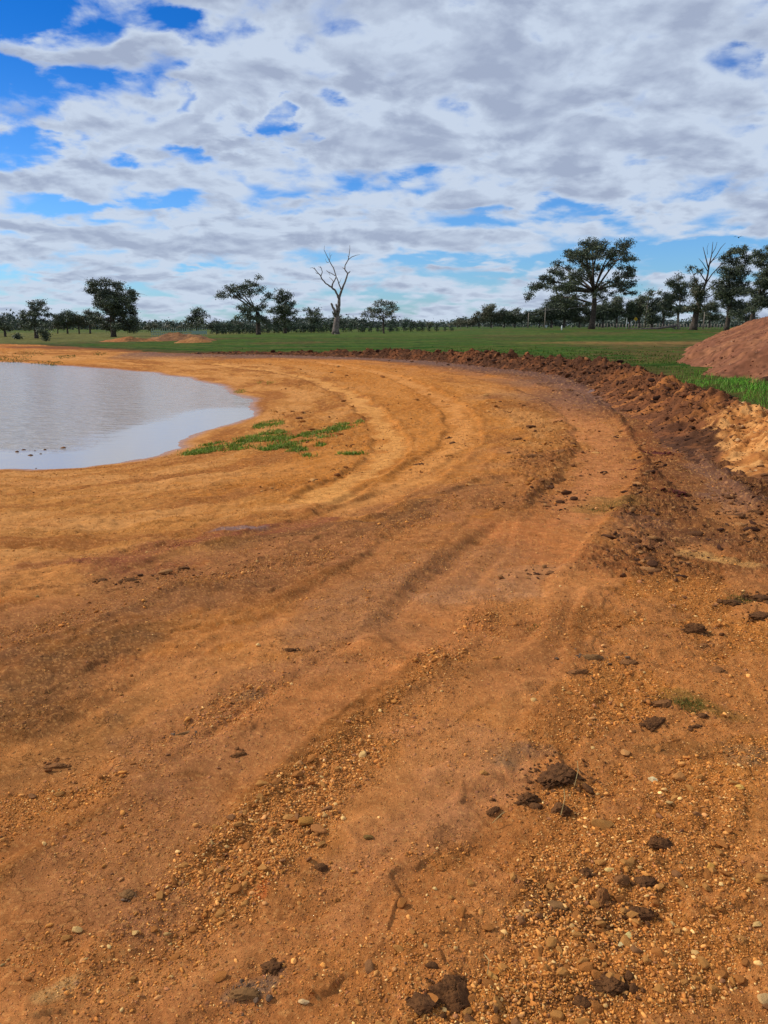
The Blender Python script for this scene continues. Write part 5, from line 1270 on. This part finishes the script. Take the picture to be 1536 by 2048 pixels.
# ------------------------------------------------------------------ fence, poles, signs, yard
def box_np(x0, x1, y0, y1, z0, z1):
    v = np.array([[x, y, z] for z in (z0, z1) for y in (y0, y1) for x in (x0, x1)])
    return v, np.array([[0, 2, 3, 1], [4, 5, 7, 6], [0, 1, 5, 4], [2, 6, 7, 3], [0, 4, 6, 2], [1, 3, 7, 5]])
def boxes(lst):
    V, Q, o = [], [], 0
    for b in lst:
        v, q = box_np(*b); V.append(v); Q.append(q + o); o += 8
    return np.vstack(V), np.vstack(Q)
m_post = solid_earth('weathered_post', (168, 156, 138), (122, 110, 96), .9, .4, 8, .01)
m_wire = solid_earth('galvanised_wire', (150, 150, 150), (128, 128, 128), .5, .1, 8, .001)
def flat_mat(name, rgb, rough=.5):
    m, t, p = new_mat(name); n = N(t, 'ShaderNodeTexNoise'); n.inputs['Scale'].default_value = 9; n.inputs['Detail'].default_value = 4
    c = tuple(lin(rgb)); L = t.links.new
    L(cmix(t, n.outputs['Fac'], c, tuple(np.array(c) * .75)), p.inputs['Base Color']); p.inputs['Roughness'].default_value = rough; return m
m_white = flat_mat('white_paint', (225, 225, 220)); m_yellow = flat_mat('yellow_sign', (232, 178, 20)); m_black = flat_mat('black_marking', (20, 20, 20)); m_green = flat_mat('pale_green_sheet', (150, 172, 150)); m_steel = flat_mat('pole_steel', (150, 146, 140))
def wire_fence(px0, px1, dist0, dist1, n, label, hgt=1.2, thick=.06):
    x0, y0 = atd(px0, dist0); x1, y1 = atd(px1, dist1); root = empty('wire_fence', (x0, y0, gz(x0, y0))); tag(root, label, 'fence'); z0 = gz(x0, y0); r = np.random.default_rng(n)
    tops = []
    for k in range(n):
        t_ = k / (n - 1); x, y = x0 + (x1 - x0) * t_, y0 + (y1 - y0) * t_; g = gz(x, y); h = hgt * r.uniform(.88, 1.1)
        v, f = tube_np([(0, 0, -.3), (r.normal() * .015, 0, h * .5), (r.normal() * .03, 0, h)], [thick, thick * .95, thick * .85], 7)
        o = link('post', mesh_np('post', v, f), m_post, root); o.location = (x - x0, y - y0, g - z0); tops.append(Vector((x - x0, y - y0, g - z0)))
    for hh in (.35, .7, 1.02):
        v, f = tube_np([p_ + Vector((0, -.07, hh * hgt)) for p_ in tops], [.012] * n, 4); link('wire', mesh_np('wire', v, f), m_wire, root)
wire_fence(1190, 1452, 262, 262, 44, 'grey timber post fence along the road behind the fallen log', 1.5, .13)
wire_fence(690, 1180, 200, 232, 24, 'thin post and wire fence along the far edge of the field', 1.1, .06)
def pole(px, py, top, dist, label, arm=0, lean=0, w=.16):
    x, y = atd(px, dist); g = gz(x, y); h = (py - top) * dist / F; root = empty('power_pole', (x, y, g)); tag(root, label, 'power pole')
    v, f = tube_np([(0, 0, -.5), (lean * .5, 0, h * .5), (lean, 0, h)], [w, w * .85, w * .65], 8); link('shaft', mesh_np('shaft', v, f), m_post, root)
    if arm:
        v, q = boxes([(-arm, arm, -.08, .08, h - .75, h - .57), (-arm, -arm + .12, -.09, .09, h - .57, h - .3), (arm - .12, arm, -.09, .09, h - .57, h - .3), (-.06, .06, -.09, .09, h - .57, h - .3)]); link('crossarm', mesh_np('crossarm', v, q, smooth=False), m_post, root)
    return Vector((x, y, g + h - .35))
pa = pole(1089, 654, 616, 270, 'power pole with a crossarm left of the tallest gum tree', 1.4, w=.2)
pb = pole(1056, 653, 624, 300, 'plain pale power pole left of the pole with the crossarm', w=.2)
pc = pole(1288, 657, 588, 235, 'leaning grey power pole right of the yellow sign', w=.2, lean=.75)
pd = pole(1406, 660, 628, 232, 'short pale pole right of the half dead gum tree', w=.18)
v, f = tube_np([pb.lerp(pa, 0) if k == 0 else (pb.lerp(pa, k / 8) + Vector((0, 0, -3 * (k / 8) * (1 - k / 8)))) for k in range(9)], [.02] * 9, 4)
tag(link('power_line', mesh_np('power_line', v, f), m_wire), 'thin power line strung between the two left poles', 'power line')
v, f = tube_np([(pa.lerp(pc, k / 14) + Vector((0, 0, -5 * (k / 14) * (1 - k / 14)))) for k in range(15)], [.02] * 15, 4)
tag(link('power_line', mesh_np('power_line', v, f), m_wire), 'thin power line running behind the tallest gum tree', 'power line')
def diamond_sign():
    x, y = atd(1270, 245); g = gz(x, y); root = empty('warning_sign', (x, y, g)); tag(root, 'yellow diamond warning sign on a post by the road', 'road sign')
    zc = (659 - 641) * 245 / F; s = .62
    v, f = tube_np([(0, .03, -.3), (0, .03, zc)], [.05, .05], 8); link('post', mesh_np('post', v, f), m_steel, root)
    v = np.array([(0, -.02, zc - s), (s, -.02, zc), (0, -.02, zc + s), (-s, -.02, zc), (0, .0, zc - s), (s, .0, zc), (0, .0, zc + s), (-s, .0, zc)])
    f = np.array([[0, 1, 2, 3], [7, 6, 5, 4], [0, 4, 5, 1], [1, 5, 6, 2], [2, 6, 7, 3], [3, 7, 4, 0]]); link('sign_plate', mesh_np('sign_plate', v, f, smooth=False), m_yellow, root)
    v, q = boxes([(-.06, .06, -.03, -.022, zc - .25, zc + .2)]); link('marking', mesh_np('marking', v, q, smooth=False), m_black, root)
diamond_sign()
def marker(px, py, hpx, dist, label, w=.12, tri=False):
    x, y = atd(px, dist); g = gz(x, y); h = hpx * dist / F; root = empty('marker_post', (x, y, g)); tag(root, label, 'marker')
    if tri:
        v, f = tube_np([(0, .05, -.2), (0, .05, h)], [.04, .04], 6); link('post', mesh_np('post', v, f), m_steel, root)
        v = np.array([(-.5, -.02, h), (.5, -.02, h), (0, -.02, h - .85), (-.5, .02, h), (.5, .02, h), (0, .02, h - .85)])
        link('sign_plate', mesh_np('sign_plate', v, [np.array([[0, 2, 1], [3, 4, 5]]), np.array([[0, 1, 4, 3], [1, 2, 5, 4], [2, 0, 3, 5]])], smooth=False), m_white, root)
    else:
        v, f = tube_np([(0, 0, -.2), (0, 0, h * .85)], [w, w * .9], 8); link('post', mesh_np('post', v, f), m_white, root)
        v, f = tube_np([(0, 0, h * .85), (0, 0, h)], [w * 1.15, w * .6], 8); link('cap', mesh_np('cap', v, f), m_white, root)
marker(1123, 663, 9, 190, 'short white marker post in the grass left of the tallest gum tree', .14)
marker(1092, 656, 6, 255, 'white give way triangle below the crossarm pole', tri=True)
marker(1252, 656, 20, 250, 'tall thin white marker behind the fence left of the yellow sign', .07)
def fallen_log():
    dist = 215; base = (1300, 656); sc_ = dist / F; x0, y0 = atd(base[0], dist); root = empty('fallen_log', (x0, y0, gz(x0, y0))); tag(root, 'long grey fallen log lying in the grass before the fence', 'log')
    def P(l): return [Vector(((a - 1300) * sc_, 0, (656 - b) * sc_ + .05)) for a, b, c in l], [c * sc_ for a, b, c in l]
    a = P([(1256, 655, .5), (1270, 656, .9), (1285, 655.5, 1.3), (1300, 655, 1.6), (1315, 654.5, 1.8), (1330, 652.5, 2.1), (1343, 650.5, 2.6), (1350, 650, 3.0)]); v, f = tube_np(*a, 9); link('trunk', mesh_np('trunk', v, f), m_dead, root)
    b = P([(1342, 652, 1.5), (1350, 656, 1.2), (1356, 659, .8)]); v, f = tube_np(*b, 7); link('root', mesh_np('root', v, f), m_dead, root)
    b = P([(1286, 655, .8), (1283, 651, .6), (1276, 649.5, .3)]); v, f = tube_np(*b, 6); link('branch', mesh_np('branch', v, f), m_dead, root)
fallen_log()
def yard():
    dist = 150; sc_ = dist / F; x0, y0 = atd(345, dist); g = gz(x0, y0); root = empty('stock_yard', (x0, y0, g)); tag(root, 'pale green open frame yard with thin upright pickets above the red bank', 'yard')
    zb = (668 - 664) * sc_; 
    for a, b, z0, z1, nm in [(304, 383, 657.5, 659, 'rail'), (304, 383, 661, 661.6, 'rail'), (383, 412, 657, 663.5, 'wall_sheet'), (304, 383, 662.6, 664.4, 'rail')]:
        v, q = boxes([((a - 345) * sc_, (b - 345) * sc_, -.06, .06, (668 - z1) * sc_, (668 - z0) * sc_)]); link(nm, mesh_np(nm, v, q, smooth=False), m_green, root)
    for k in range(26):
        a = 304 + k * 4.3; 
        v, q = boxes([((a - 345) * sc_ - .04, (a - 345) * sc_ + .04, .07, .15, -.2, (668 - 652.5) * sc_ + (k % 2) * .1)]); link('picket', mesh_np('picket', v, q, smooth=False), m_green, root)
yard()
def bird():
    x, y = 768, 0; d = 120; a, b = direction(1477, 475); X = a * d; Z = CAM_H + b * d
    root = empty('bird', (X, d, Z)); tag(root, 'tiny dark bird flying high above the right hand trees', 'bird')
    v, f = clod_shape(2, 3, 0.05, 1, 1); v = v * np.array([.28, .09, .08]); link('body', mesh_np('body', v, f), m_black, root)
    for s in (-1, 1):
        v = np.array([(.08, 0, .02), (-.08, 0, .02), (-.12, s * .38, .2), (.02, s * .38, .2), (-.1, s * .75, .1)]); v = np.vstack([v, v - [0, 0, .02]])
        link('wing', mesh_np('wing', v, [np.array([[0, 1, 2, 3], [8, 7, 6, 5]]), np.array([[3, 2, 4], [9, 7, 8]])], smooth=False), m_black, root)
    root.rotation_euler = (0, .1, .9)
bird()
for q, (a, b, c) in enumerate([((1155, 1515), (1150, 1560), 'pale straw stalk sticking up from the right of the matted clump'), ((1128, 1575), (1122, 1625), 'curved straw lying over the round lump below the clump'), ((1010, 1617), (985, 1630), 'short straw beside the thin tilted flake'), ((968, 1920), (975, 1945), 'straw on the gravel above the yellow angular stone')]):
    p0 = at(*a, .03); p1 = at(*b, .03); z0 = gz(*p0) + .035; z1 = gz(*p1) + .02
    straw([(p0[0], p0[1], z0), ((p0[0] + p1[0]) / 2 + .008, (p0[1] + p1[1]) / 2, (z0 + z1) / 2 + .012), (p1[0], p1[1], z1)], .0016, c)
